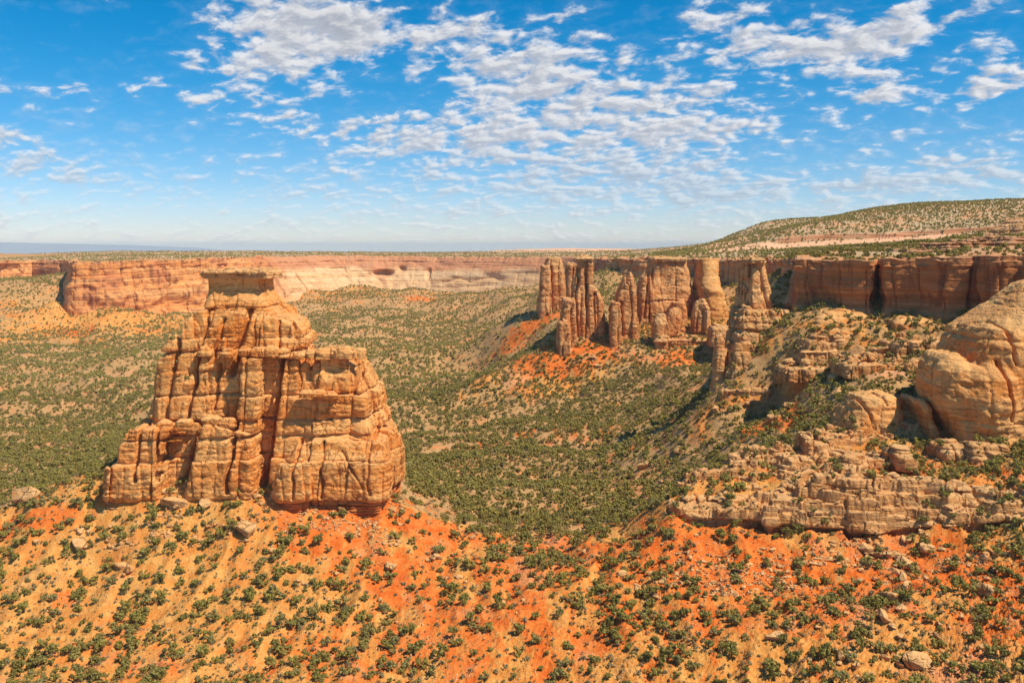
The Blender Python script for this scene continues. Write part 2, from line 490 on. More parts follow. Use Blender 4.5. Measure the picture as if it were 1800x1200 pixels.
def rock_mat(name, base, light, deep, stain, top, px=0.45, stain_amt=0.5, top_amt=0.55, band=0.30, line=0.55, red_below=None, crack=0.4):
    """sandstone: bedding bands, desert varnish running down, weathered flat tops. px = size of the finest grain in m"""
    mt = bpy.data.materials.new(name); mt.use_nodes = True
    k = NT(mt.node_tree)
    g = k.node('ShaderNodeNewGeometry'); pos = g.outputs['Position']
    nz = k.xyz(g.outputs['Normal'])[2]
    b1 = k.noise(k.vm('MULTIPLY', pos, (0.02, 0.02, band)), 1.0, 5, 0.6, 0.6)
    b2 = k.noise(k.vm('MULTIPLY', pos, (0.05, 0.05, band * 4.5)), 1.0, 3, 0.6, 0.4)
    big = k.noise(pos, 0.045, 4, 0.6)
    fine = k.noise(pos, 0.32 / px, 4, 0.65)
    col = k.mix(k.ss(b1, 0.38, 0.62), base, light)
    col = k.mix(k.m('MULTIPLY', k.ss(b2, 0.52, 0.66), line), col, deep)
    col = k.mix(k.m('MULTIPLY', k.ss(big, 0.50, 0.66), 0.65), col, deep)
    st = k.noise(k.vm('MULTIPLY', pos, (0.16, 0.16, 0.022)), 1.0, 5, 0.65, 0.3)
    steep = k.m('SUBTRACT', 1.0, k.ss(nz, 0.25, 0.6))
    col = k.mix(k.m('MULTIPLY', k.m('MULTIPLY', k.ss(st, 0.50, 0.68), steep), stain_amt), col, stain)
    tp = k.m('MULTIPLY', k.ss(nz, 0.45, 0.85), top_amt)
    col = k.mix(tp, col, top)
    if red_below is not None:
        zr = k.m('ADD', k.xyz(pos)[2], k.m('MULTIPLY', k.m('SUBTRACT', big, 0.5), 3.0))
        col = k.mix(k.m('SUBTRACT', 1.0, k.ss(zr, red_below - 0.6, red_below + 0.6)), col, k.mix(k.ss(b2, 0.42, 0.56), (0.44, 0.11, 0.025), (0.60, 0.20, 0.05)))
    f2 = k.m('ADD', 0.72, k.m('MULTIPLY', fine, 0.56))
    col = k.vm('SCALE', col, scale=f2)
    wob = k.noise(pos, 0.12, 3, 0.6)
    wv = k.vm('ADD', k.vm('MULTIPLY', pos, (0.17, 0.17, 0.085)), k.comb(wob, k.m('MULTIPLY', wob, 1.7), k.m('MULTIPLY', wob, 0.4)))
    vo = k.node('ShaderNodeTexVoronoi', feature='DISTANCE_TO_EDGE'); k.put(vo.inputs['Vector'], wv); vo.inputs['Scale'].default_value = 1.0 if px < 0.8 else 0.6
    fis = k.m('SUBTRACT', 1.0, k.ss(vo.outputs['Distance'], 0.0, 0.055))
    fis = k.m('MULTIPLY', fis, k.ss(k.noise(pos, 0.09, 2, 0.5), 0.47, 0.58))
    fis = k.m('MULTIPLY', fis, crack * 2.0)
    col = k.mix(k.m('MULTIPLY', fis, 0.45), col, stain)
    fl = k.m('FRACT', k.m('ADD', k.m('MULTIPLY', k.xyz(pos)[2], 0.42), k.m('MULTIPLY', wob, 3.0)))
    fl = k.m('MULTIPLY', k.m('SUBTRACT', 1.0, k.ss(k.m('ABSOLUTE', k.m('SUBTRACT', fl, 0.5)), 0.0, 0.09)), k.ss(k.noise(k.vm('MULTIPLY', pos, (0.06, 0.06, 0.3)), 1.0, 2, 0.5), 0.50, 0.58))
    hgt0 = k.m('ADD', k.m('MULTIPLY', fis, -1.6), k.m('MULTIPLY', fl, -1.0))
    hgt = k.m('ADD', fine, k.m('MULTIPLY', b2, 2.0 * line))
    hgt = k.m('ADD', hgt, k.m('MULTIPLY', k.noise(pos, 0.10 / px, 3, 0.6), 1.5))
    hgt = k.m('ADD', hgt, hgt0)
    finish(k, col, bump(k, hgt, 0.9, px * 1.7))
    return mt


M_BUTTE = rock_mat('butte_sandstone', (0.70, 0.270, 0.064), (0.78, 0.39, 0.125), (0.66, 0.180, 0.024), (0.30, 0.075, 0.016), (0.74, 0.40, 0.155), 0.5, 0.7, 0.6, 0.22, 0.3, 71.5, 0.18)
M_TOWER = rock_mat('tower_sandstone', (0.64, 0.27, 0.088), (0.74, 0.395, 0.155), (0.60, 0.18, 0.04), (0.28, 0.08, 0.025), (0.68, 0.39, 0.18), 1.1, 0.7, 0.5, 0.12, 0.2, None, 0.15)
M_LEDGE = rock_mat('ledge_sandstone', (0.55, 0.255, 0.083), (0.67, 0.365, 0.145), (0.52, 0.175, 0.035), (0.20, 0.07, 0.025), (0.69, 0.39, 0.160), 0.4, 0.65, 0.6, 0.4, 0.4, None, 0.2)
M_DOME = rock_mat('dome_sandstone', (0.67, 0.285, 0.080), (0.75, 0.385, 0.130), (0.63, 0.20, 0.035), (0.36, 0.13, 0.04), (0.72, 0.41, 0.16), 0.5, 0.45, 0.5, 0.16, 0.35, None, 0.08)
M_REDLEDGE = rock_mat('red_ledge_sandstone', (0.40, 0.15, 0.06), (0.56, 0.28, 0.12), (0.36, 0.11, 0.035), (0.20, 0.06, 0.025), (0.60, 0.35, 0.17), 0.6, 0.6, 0.6, 0.6, 0.5)
M_CAP = rock_mat('cap_sandstone', (0.62, 0.30, 0.105), (0.72, 0.41, 0.17), (0.56, 0.20, 0.05), (0.30, 0.10, 0.03), (0.74, 0.42, 0.17), 0.5, 0.3, 0.7, 0.8, 0.3)


def ground_mat():
    mt = bpy.data.materials.new('desert_soil'); mt.use_nodes = True
    k = NT(mt.node_tree)
    g = k.node('ShaderNodeNewGeometry'); pos = g.outputs['Position']
    org = k.attr('orange').outputs['Fac']; tan = k.attr('tan').outputs['Fac']
    py_ = k.xyz(pos)[1]
    n1 = k.noise(pos, 0.035, 5, 0.62, 0.5); n2 = k.noise(pos, 0.22, 5, 0.65); n3 = k.noise(pos, 1.3, 4, 0.7)
    nn = k.noise(pos, 0.012, 4, 0.6)
    gray = k.mix(k.ss(n2, 0.40, 0.62), (0.45, 0.24, 0.092), (0.56, 0.33, 0.135))
    gray = k.mix(k.m('MULTIPLY', k.ss(n1, 0.52, 0.64), 0.6), gray, (0.66, 0.26, 0.09))
    tanc = k.mix(k.ss(n2, 0.38, 0.62), (0.66, 0.255, 0.052), (0.74, 0.37, 0.098))
    tanc = k.mix(k.m('MULTIPLY', k.ss(n1, 0.50, 0.60), 0.75), tanc, (0.70, 0.23, 0.045))
    orc = k.mix(k.ss(n2, 0.35, 0.65), (0.68, 0.130, 0.016), (0.80, 0.235, 0.045))
    orc = k.mix(k.m('MULTIPLY', k.ss(n1, 0.56, 0.66), 0.5), orc, (0.70, 0.36, 0.15))
    pert = k.m('MULTIPLY', k.m('SUBTRACT', n1, 0.5), 1.3)
    pert = k.m('ADD', pert, k.m('MULTIPLY', k.m('SUBTRACT', n2, 0.5), 0.9))
    strk = k.noise(k.vm('MULTIPLY', pos, (0.13, 0.028, 0.03)), 1.0, 5, 0.65, 0.5)
    pert = k.m('ADD', pert, k.m('MULTIPLY', k.m('SUBTRACT', strk, 0.5), 1.7))
    col = k.mix(k.ss(k.m('ADD', tan, pert), 0.35, 0.65), gray, tanc)
    col = k.mix(k.ss(k.m('ADD', org, pert), 0.42, 0.58), col, orc)
    pk = k.m('MULTIPLY', k.ss(nn, 0.55, 0.64), k.ss(n1, 0.42, 0.6))
    col = k.mix(k.m('MULTIPLY', pk, 0.5), col, (0.74, 0.37, 0.19))
    # scattered gravel and stones
    vo = k.node('ShaderNodeTexVoronoi', feature='F1'); k.put(vo.inputs['Vector'], pos); vo.inputs['Scale'].default_value = 0.9
    near = k.m('SUBTRACT', 1.0, k.ss(py_, 450.0, 800.0))
    stn = k.m('MULTIPLY', k.m('SUBTRACT', 1.0, k.ss(vo.outputs['Distance'], 0.18, 0.30)), k.ss(k.noise(pos, 0.09, 3, 0.6), 0.48, 0.6))
    stn = k.m('MULTIPLY', stn, near)
    col = k.mix(k.m('MULTIPLY', stn, 0.8), col, (0.72, 0.48, 0.28))
    f = k.m('ADD', 0.50, k.m('MULTIPLY', n3, 0.95))
    col = k.vm('SCALE', col, scale=f)
    h = k.m('ADD', n3, k.m('MULTIPLY', n2, 2.0)); h = k.m('ADD', h, stn)
    finish(k, col, bump(k, h, 0.7, 0.7), 0.95, 0.1)
    return mt


def cliff_mat(name, style):
    mt = bpy.data.materials.new(name); mt.use_nodes = True
    k = NT(mt.node_tree)
    g = k.node('ShaderNodeNewGeometry'); pos = g.outputs['Position']
    nz = k.xyz(g.outputs['Normal'])[2]
    pale = k.attr('pale').outputs['Fac']; tt = k.attr('level').outputs['Fac']; dark = k.attr('near').outputs['Fac']; soil = k.attr('soil').outputs['Fac']
    b1 = k.noise(k.vm('MULTIPLY', pos, (0.003, 0.003, 0.16)), 1.0, 5, 0.65, 0.4)
    b2 = k.noise(k.vm('MULTIPLY', pos, (0.008, 0.008, 0.6)), 1.0, 3, 0.6, 0.3)
    big = k.noise(pos, 0.010, 5, 0.6); n2 = k.noise(pos, 0.16, 5, 0.65)
    red = k.mix(k.ss(b1, 0.40, 0.60), (0.70, 0.265, 0.075), (0.76, 0.37, 0.135))
    red = k.mix(k.m('MULTIPLY', k.ss(big, 0.50, 0.62), 0.7), red, (0.54, 0.18, 0.075))
    pal = k.mix(k.ss(b1, 0.38, 0.62), (0.72, 0.43, 0.20), (0.80, 0.53, 0.28))
    pal = k.mix(k.m('MULTIPLY', k.ss(big, 0.56, 0.68), 0.6), pal, (0.68, 0.34, 0.17))
    upper = k.ss(k.m('ADD', tt, k.m('MULTIPLY', k.m('SUBTRACT', big, 0.5), 0.5)), 0.60, 0.74)
    pal = k.mix(k.m('MULTIPLY', upper, 0.85), pal, (0.56, 0.22, 0.10))
    col = k.mix(pale, red, pal)
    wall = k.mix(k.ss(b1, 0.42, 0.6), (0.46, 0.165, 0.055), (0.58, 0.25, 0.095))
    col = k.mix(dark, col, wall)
    st = k.noise(k.vm('MULTIPLY', pos, (0.10, 0.10, 0.012)), 1.0, 5, 0.7, 0.4)
    stm = k.m('MULTIPLY', k.ss(st, 0.48, 0.62), k.m('SUBTRACT', 1.0, k.ss(nz, 0.2, 0.5)))
    stm = k.m('MULTIPLY', stm, k.m('SUBTRACT', 0.75, k.m('MULTIPLY', pale, 0.55)))
    col = k.mix(stm, col, (0.24, 0.075, 0.035))
    col = k.mix(k.m('MULTIPLY', k.ss(b2, 0.56, 0.68), 0.25), col, (0.42, 0.19, 0.10))
    top = k.mix(k.ss(n2, 0.4, 0.6), (0.60, 0.37, 0.19), (0.58, 0.26, 0.12))
    col = k.mix(k.m('MAXIMUM', k.m('MULTIPLY', k.ss(nz, 0.7, 0.95), 0.7), soil), col, top)
    col = k.vm('SCALE', col, scale=k.m('ADD', 0.75, k.m('MULTIPLY', n2, 0.5)))
    h = k.m('ADD', n2, k.m('MULTIPLY', b2, 0.9))
    finish(k, col, bump(k, h, 0.7, 2.2), 0.95, 0.1)
    return mt


def plateau_mat():
    mt = bpy.data.materials.new('plateau_soil'); mt.use_nodes = True
    k = NT(mt.node_tree)
    g = k.node('ShaderNodeNewGeometry'); pos = g.outputs['Position']; nz = k.xyz(g.outputs['Normal'])[2]
    slick = k.attr('slick').outputs['Fac']
    n1 = k.noise(pos, 0.02, 5, 0.6, 0.4); n2 = k.noise(pos, 0.15, 5, 0.65)
    b = k.noise(k.vm('MULTIPLY', pos, (0.01, 0.01, 0.5)), 1.0, 3, 0.6, 0.4)
    col = k.mix(k.ss(n1, 0.42, 0.6), (0.52, 0.36, 0.20), (0.58, 0.31, 0.15))
    col = k.mix(k.ss(k.m('ADD', slick, k.m('MULTIPLY', k.m('SUBTRACT', n1, 0.5), 0.9)), 0.4, 0.6), col, (0.76, 0.43, 0.24))
    steep = k.m('SUBTRACT', 1.0, k.ss(nz, 0.70, 0.92))
    col = k.mix(k.m('MULTIPLY', steep, 0.9), col, k.mix(k.ss(b, 0.4, 0.6), (0.36, 0.13, 0.06), (0.58, 0.29, 0.14)))
    col = k.vm('SCALE', col, scale=k.m('ADD', 0.72, k.m('MULTIPLY', n2, 0.55)))
    finish(k, col, bump(k, k.m('ADD', n2, b), 0.6, 1.5), 0.95, 0.1)
    return mt


def leaf_mat(name, dark, mid, light):
    mt = bpy.data.materials.new(name); mt.use_nodes = True
    k = NT(mt.node_tree)
    oi = k.node('ShaderNodeObjectInfo'); at = k.attr('rnd').outputs['Fac']
    g = k.node('ShaderNodeNewGeometry')
    r = k.m('FRACT', k.m('ADD', oi.outputs['Random'], at))
    n = k.noise(g.outputs['Position'], 1.1, 2, 0.6)
    c = k.mix(k.ss(r, 0.05, 0.8), dark, mid)
    r5 = k.m('FRACT', k.m('MULTIPLY', r, 7.31))
    c = k.mix(k.m('MULTIPLY', k.ss(r5, 0.70, 0.95), 0.6), c, (0.27, 0.225, 0.10))
    c = k.mix(k.ss(n, 0.42, 0.68), c, light)
    p = k.node('ShaderNodeBsdfPrincipled'); k.put(p.inputs['Base Color'], c)
    p.inputs['Roughness'].default_value = 0.75; p.inputs['Specular IOR Level'].default_value = 0.2
    t = k.node('ShaderNodeBsdfTranslucent'); k.put(t.inputs[0], c)
    mx = k.node('ShaderNodeMixShader'); mx.inputs[0].default_value = 0.18
    k.l.new(p.outputs[0], mx.inputs[1]); k.l.new(t.outputs[0], mx.inputs[2])
    o = k.node('ShaderNodeOutputMaterial'); k.l.new(mx.outputs[0], o.inputs[0])
    return mt


M_JUN = leaf_mat('juniper_leaf', (0.155, 0.135, 0.025), (0.285, 0.232, 0.042), (0.42, 0.34, 0.085))
M_SAGE = leaf_mat('sage_leaf', (0.21, 0.175, 0.080), (0.29, 0.24, 0.11), (0.37, 0.31, 0.15))
M_BARK = bpy.data.materials.new('bark'); M_BARK.use_nodes = True
k = NT(M_BARK.node_tree); g = k.node('ShaderNodeNewGeometry')
n = k.noise(k.vm('MULTIPLY', g.outputs['Position'], (9, 9, 2)), 1.0, 3)
finish(k, k.mix(n, (0.11, 0.075, 0.045), (0.26, 0.19, 0.125)))
M_GROUND = ground_mat(); M_CLIFF = cliff_mat('canyon_cliff', 0); M_PLAT = plateau_mat()

# ------------------------------------------------------------------ outline of the near ledge
LEDGE_PG = [P(*p)[:2] for p in [(1150, 884, 372), (1195, 893, 361), (1260, 905, 359), (1330, 912, 356), (1345, 912, 352), (1400, 915, 352), (1480, 917, 349), (1490, 917, 345), (1560, 915, 345), (1640, 910, 342), (1655, 905, 345), (1660, 905, 341), (1715, 900, 337), (1765, 890, 337), (1850, 875, 334), (2100, 860, 326), (2100, 780, 400),
                                (1850, 750, 436), (1700, 750, 440), (1560, 752, 442), (1455, 760, 438), (1390, 772, 418), (1300, 805, 412), (1225, 832, 412), (1172, 866, 396)]]


def pg_sdf(X, Y, pg):
    d = np.full(np.broadcast(X, Y).shape, 1e9)
    for i in range(len(pg)):
        (x1, y1), (x2, y2) = pg[i], pg[(i + 1) % len(pg)]
        ex, ey = x2 - x1, y2 - y1
        t = np.clip(((X - x1) * ex + (Y - y1) * ey) / (ex * ex + ey * ey), 0, 1)
        d = np.minimum(d, np.hypot(X - x1 - t * ex, Y - y1 - t * ey))
    return np.where(inside(X + 0 * Y, Y + 0 * X, pg), -d, d)



# ------------------------------------------------------------------ ground sheet
NA, NB = 1000, 1250
aa = np.linspace(-0.80, 0.95, NA)
bb = np.concatenate([np.linspace(math.log(150), math.log(1200), 950, endpoint=False), np.linspace(math.log(1200), math.log(9000), NB - 950)])
A2, B2 = np.meshgrid(aa, np.exp(bb), indexing='ij')
GX = A2 * B2; GY = B2
GZ = ground_h(GX, GY)
GZ0 = GZ.copy()
nr_ = (GY > 320) & (GY < 380) & (GX > 40)
_d = np.full(GX.shape, 50.0)
_d[nr_] = pg_sdf(GX[nr_], GY[nr_], LEDGE_PG)
GZ = GZ - 9.0 * sstep(-_d, 0.0, 4.0) * (1 - sstep(-_d, 12, 18)) * (1 - sstep(GY, 366, 376)) * sstep(GX, 60, 70) * (1 - sstep(GX, 186, 200))
GZ = np.where(GY > 2700, np.minimum(GZ, 90.0), GZ)


def bil(arr, x, y):
    ia = np.clip((x / y - aa[0]) / (aa[1] - aa[0]), 0, NA - 1.001)
    ib = np.clip(np.interp(np.log(y), bb, np.arange(NB)), 0, NB - 1.001)
    i = ia.astype(int); j = ib.astype(int); fi = ia - i; fj = ib - j
    return (arr[i, j] * (1 - fi) + arr[i + 1, j] * fi) * (1 - fj) + (arr[i, j + 1] * (1 - fi) + arr[i + 1, j + 1] * fi) * fj


def grid_quads(n, m, mask=None):
    i, j = np.meshgrid(np.arange(n - 1), np.arange(m - 1), indexing='ij')
    a = (i * m + j).ravel()
    q = np.stack([a, a + m, a + m + 1, a + 1], 1)
    if mask is not None: q = q[mask.ravel()]
    return q


def blobs(x, y, L):
    o = np.zeros(x.shape)
    for (u, v, Y, ru, rv, w) in L:                      # centre on the ground and radii in m
        cx = (u - 900) / F * Y
        o = np.maximum(o, w * np.exp(-((x - cx) / ru) ** 2 - ((y - Y) / rv) ** 2))
    return o


ORANGE = [(620, 0, 384, 34, 20, 1.0), (740, 0, 384, 26, 16, 1.0), (560, 0, 372, 22, 26, .72), (700, 0, 350, 34, 24, .68), (30, 0, 380, 40, 8, .85), (190, 0, 392, 8, 8, 1.0),
          (100, 0, 352, 34, 10, .42), (250, 0, 340, 30, 12, .35),
          (900, 0, 350, 60, 22, .62), (1080, 0, 362, 30, 16, .95), (1180, 0, 350, 28, 20, 1.0), (1300, 0, 338, 40, 26, 1.0), (1450, 0, 325, 45, 28, .85), (1600, 0, 322, 50, 22, .95), (1700, 0, 315, 40, 20, .8), (1500, 0, 300, 70, 26, .62), (200, 0, 310, 60, 24, .42), (600, 0, 310, 60, 30, .55), (1000, 0, 310, 60, 26, .5), (1800, 0, 300, 40, 40, .8),
          (1250, 0, 300, 50, 24, .55), (1020, 0, 925, 50, 28, 1.0), (950, 0, 930, 30, 30, .9), (1190, 0, 885, 26, 24, .95), (1120, 0, 900, 30, 18, .5), (940, 0, 1150, 60, 30, .95), (905, 0, 1130, 30, 30, .8),
          (1350, 0, 510, 22, 16, .9), (1390, 0, 500, 12, 20, .9), (1220, 0, 610, 26, 20, .85), (1180, 0, 640, 30, 20, .6), (900, 0, 440, 50, 14, .5), (760, 0, 420, 40, 12, .5),
          (1750, 0, 2000, 1, 1, 0), (745, 0, 2150, 60, 40, .8), (130, 0, 1560, 60, 50, .8), (1120, 0, 600, 60, 60, .38), (880, 0, 720, 80, 40, .45), (1020, 0, 720, 50, 40, .45), (250, 0, 1560, 80, 60, .5)]
TANB = [(300, 0, 385, 60, 30, 1.0), (300, 0, 340, 80, 36, 1.0), (500, 0, 350, 60, 40, .95), (100, 0, 330, 60, 40, .8), (800, 0, 310, 120, 40, .75), (1200, 0, 310, 100, 40, .7), (1650, 0, 390, 100, 40, .8), (1300, 0, 390, 60, 30, .85),
        (1600, 0, 300, 80, 50, .8), (1700, 0, 560, 60, 60, .5), (1400, 0, 560, 100, 60, .45), (200, 0, 1600, 260, 180, .9), (50, 0, 1450, 200, 100, .6), (600, 0, 2250, 300, 160, .55), (850, 0, 2250, 300, 160, .5), (1000, 0, 920, 120, 60, .8), (1200, 0, 950, 100, 60, .7)]
ORG = blobs(GX, GY, ORANGE)
_u = GX / GY * F + 900
ORG = np.maximum(ORG, (1 - sstep(GY, 392, 412)) * (0.03 + 0.50 * sstep(_u, 480, 600)) * (1 - 0.35 * sstep(_u, 1500, 1800)) * (1 - 0.30 * (1 - sstep(GY, 275, 310)))); TANM = np.maximum(blobs(GX, GY, TANB), 0.92 * (1 - sstep(GY, 380, 440)))
terrain = struct(mesh_np('ground', np.stack([GX, GY, GZ], -1).reshape(-1, 3), grid_quads(NA, NB), M_GROUND, smooth=True, attrs={'orange': ORG.ravel(), 'tan': TANM.ravel()}))
print('ground', time.time() - T0)

# ------------------------------------------------------------------ plateau top
NA2, NB2 = 620, 700
a2 = np.linspace(-1.05, 1.15, NA2); b2 = np.sort(np.concatenate([np.linspace(math.log(430), math.log(9000), 620), np.linspace(math.log(1270), math.log(1440), 80)]))
A3, B3 = np.meshgrid(a2, np.exp(b2), indexing='ij')
PX_, PY_ = A3 * B3, B3
PZ_ = plateau_h(PX_, PY_)
ins = inside(PX_, PY_, poly)
mk = ins[:-1, :-1] & ins[1:, :-1] & ins[1:, 1:] & ins[:-1, 1:]
ua = PX_ / PY_ * F + 900
slick = np.maximum(sstep(ua, 1230, 1260) * (1 - sstep(ua, 1650, 1760)) * sstep(PY_, 1240 - 0.2 * (ua - 1300), 1300 - 0.2 * (ua - 1300)) * (1 - sstep(PY_ - (1405 - 0.22 * (ua - 1380)), -6, 4)),
                   sstep(ua, 850, 880) * (1 - sstep(ua, 1100, 1160)) * sstep(PY_, 4000, 4200))
slick = np.maximum(slick, sstep(ua, 1235, 1250) * (1 - sstep(ua, 1330, 1370)) * sstep(PY_, 1400, 1450) * (1 - sstep(PY_, 1560, 1620)))
plat = struct(mesh_np('plateau', np.stack([PX_, PY_, PZ_], -1).reshape(-1, 3), grid_quads(NA2, NB2, mk), M_PLAT, smooth=True, attrs={'slick': slick.ravel()}))
me = plat.data
import bmesh
bm = bmesh.new(); bm.from_mesh(me)
bmesh.ops.delete(bm, geom=[v for v in bm.verts if not v.link_faces], context='VERTS'); bm.to_mesh(me); bm.free()
print('plateau', time.time() - T0)

# ------------------------------------------------------------------ canyon walls, swept along the rim
seg = np.hypot(np.diff(rim[:, 0]), np.diff(rim[:, 1])); cum = np.concatenate([[0], np.cumsum(seg)])
ss_ = [0.0]
while ss_[-1] < cum[-1]:
    yy = np.interp(ss_[-1], cum, rim[:, 1]); ss_.append(ss_[-1] + max(0.55, yy / 700.0 if yy > 900 else yy / 800.0))
ss_ = np.array(ss_[:-1])
cols = [np.interp(ss_, cum, rim[:, c]) for c in range(6)]
sx, sy, szt, szf, sro, sst = cols
# round the corners
def sm(v, n):
    kx = np.hanning(n + 2)[1:-1]; kx /= kx.sum(); return np.convolve(np.pad(v, n // 2, mode='edge'), kx, mode='valid')[:len(v)]
sx = sm(sx, 13); sy = sm(sy, 13); szt = sm(szt, 25); szf = sm(szf, 25); sro = sm(sro, 31)
tx = np.gradient(sx); ty = np.gradient(sy); tl = np.hypot(tx, ty) + 1e-9
nx_ = sm(-ty / tl, 9); ny_ = sm(tx / tl, 9)
# outward = away from the plateau. test one point
t_in = inside(np.array([sx[500] + nx_[500] * 3]), np.array([sy[500] + ny_[500] * 3]), poly)[0]
if t_in: nx_, ny_ = -nx_, -ny_
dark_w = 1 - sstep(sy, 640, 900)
pale_w = sstep(sst, 1.2, 1.9) * (1 - sstep(sst, 2.1, 2.8))
szf = szf - 14
TT = np.concatenate([np.linspace(1, 0.93, 12, endpoint=False), np.linspace(0.93, 0.0, 74)])   # height fraction, top to foot
prof = []
Xs = []; Ys = []; Zs = []; LV = []; SO = []
# plateau lip rows going inward
rimn = (1.6 * fbm2(sx / 9, sy / 9, 3, 111) + 1.2 * fbm2(sx / 30, sy / 30, 2, 112)) * np.clip(sy / 700, .9, 2)
for din in (26.0, 14.0, 6.0, 2.0):
    X = sx - nx_ * din; Y = sy - ny_ * din
    Z = plateau_h(X, Y) + 0.4 - (1.2 if din > 20 else 0) + rimn * (din < 10)
    Xs.append(X); Ys.append(Y); Zs.append(Z); LV.append(np.ones_like(X) * 1.1); SO.append(np.ones_like(X) * 0.6)
sc = np.clip(sy / 600.0, 1, 3.6)                       # larger forms on the larger, farther walls
for t in TT:
    z = szf + (szt - szf) * t
    zw = z + 1.5 * vnoise2(sx / 60, sy / 60, 3)
    bat = sro * ((1 - t) ** np.where(pale_w > 0.5, 0.9, 1.3))
    cw = np.where(dark_w > .5, 15.0, 9.0)
    f1, f2, r = voro2(sx / (cw * sc) + 0.1 * vnoise2(zw / 9, sx / 20, 8), sy / (cw * sc), np.zeros_like(sx), 4)
    edge = np.clip((f2 - f1) * cw * sc, 0, 9)
    lay = np.floor(zw / (4.0 * sc))
    lr = hsh(lay, np.zeros_like(lay), np.zeros_like(lay), 77)
    fr = np.abs(zw / (4.0 * sc) - lay - 0.5) * 2
    jd = (1 - pale_w * 0.75) * (0.5 + dark_w * 0.12)
    bl = fbm2((sx + sy) / (50 * sc), z / (28 * sc), 3, 91)
    alc = np.maximum(fbm2((sx * 0.8 + sy) / (22 * sc), z / (16 * sc), 2, 95) - 0.15, 0)      # alcoves
    disp = 2.2 * (sy > 1200) * sc * (np.abs(fbm2((sx + sy) / 60, z / 42, 3, 93)) * 2 - .6) + (r - 0.5) * 3.2 * sc * jd - 2.6 * sc * jd * np.exp(-edge / (0.9 * sc)) + (lr - 0.5) * 0.9 * sc * (0.3 + 0.7 * (t > 0.86)) - 0.55 * sc * (fr ** 8) * sstep(vnoise2((sx + sy) / (40 * sc), lay * 5.3, 6), -.3, .3) \
        + bl * 3.0 * sc * 0.8 - alc * 7 * sc * (1 - 0.4 * pale_w)
    for (ax_, az_, rx_, rz_, dd_) in ((-343, 108, 26, 9, 34), (-290, 118, 10, 8, 14), (-215, 105, 9, 14, 12), (-470, 118, 30, 6, 7)):
        q_ = ((sx - ax_) / rx_) ** 2 + ((z - az_) / rz_) ** 2
        disp = disp - dd_ * np.exp(-q_ ** 2) * (sy > 1600)
    disp = disp * sstep(np.full_like(sx, t), -0.02, 0.1)
    cap = sstep(np.full_like(sx, t), 0.86, 0.90)
    disp = disp * (1 - 0.45 * cap) + cap * 1.0 * sc * (0.5 + (lr - 0.4)) + 1.6 * cap * fbm2(sx / 7, sy / 7 + lay * 3.1, 2, 99)
    disp = disp + 0.5 * sc * fbm2((sx + sy) / (3.0 * sc), z / (3.0 * sc), 3, 97)
    X = sx + nx_ * (bat + disp); Y = sy + ny_ * (bat + disp)
    Xs.append(X); Ys.append(Y); Zs.append(z + sstep(np.full_like(sx, t), .8, 1) * rimn); LV.append(np.full_like(X, t)); SO.append(np.zeros_like(X))
Vx = np.stack([np.stack(Xs, 1), np.stack(Ys, 1), np.stack(Zs, 1)], -1)
q = grid_quads(Vx.shape[0], Vx.shape[1])
# first column runs along s, so flip if the normals point inward
if not t_in: q = q[:, ::-1]
n_s = Vx.shape[1]
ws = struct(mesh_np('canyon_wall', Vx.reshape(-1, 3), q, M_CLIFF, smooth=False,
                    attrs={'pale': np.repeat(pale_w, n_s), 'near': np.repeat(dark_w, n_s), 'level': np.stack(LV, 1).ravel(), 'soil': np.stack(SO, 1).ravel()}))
print('walls', Vx.shape, time.time() - T0)

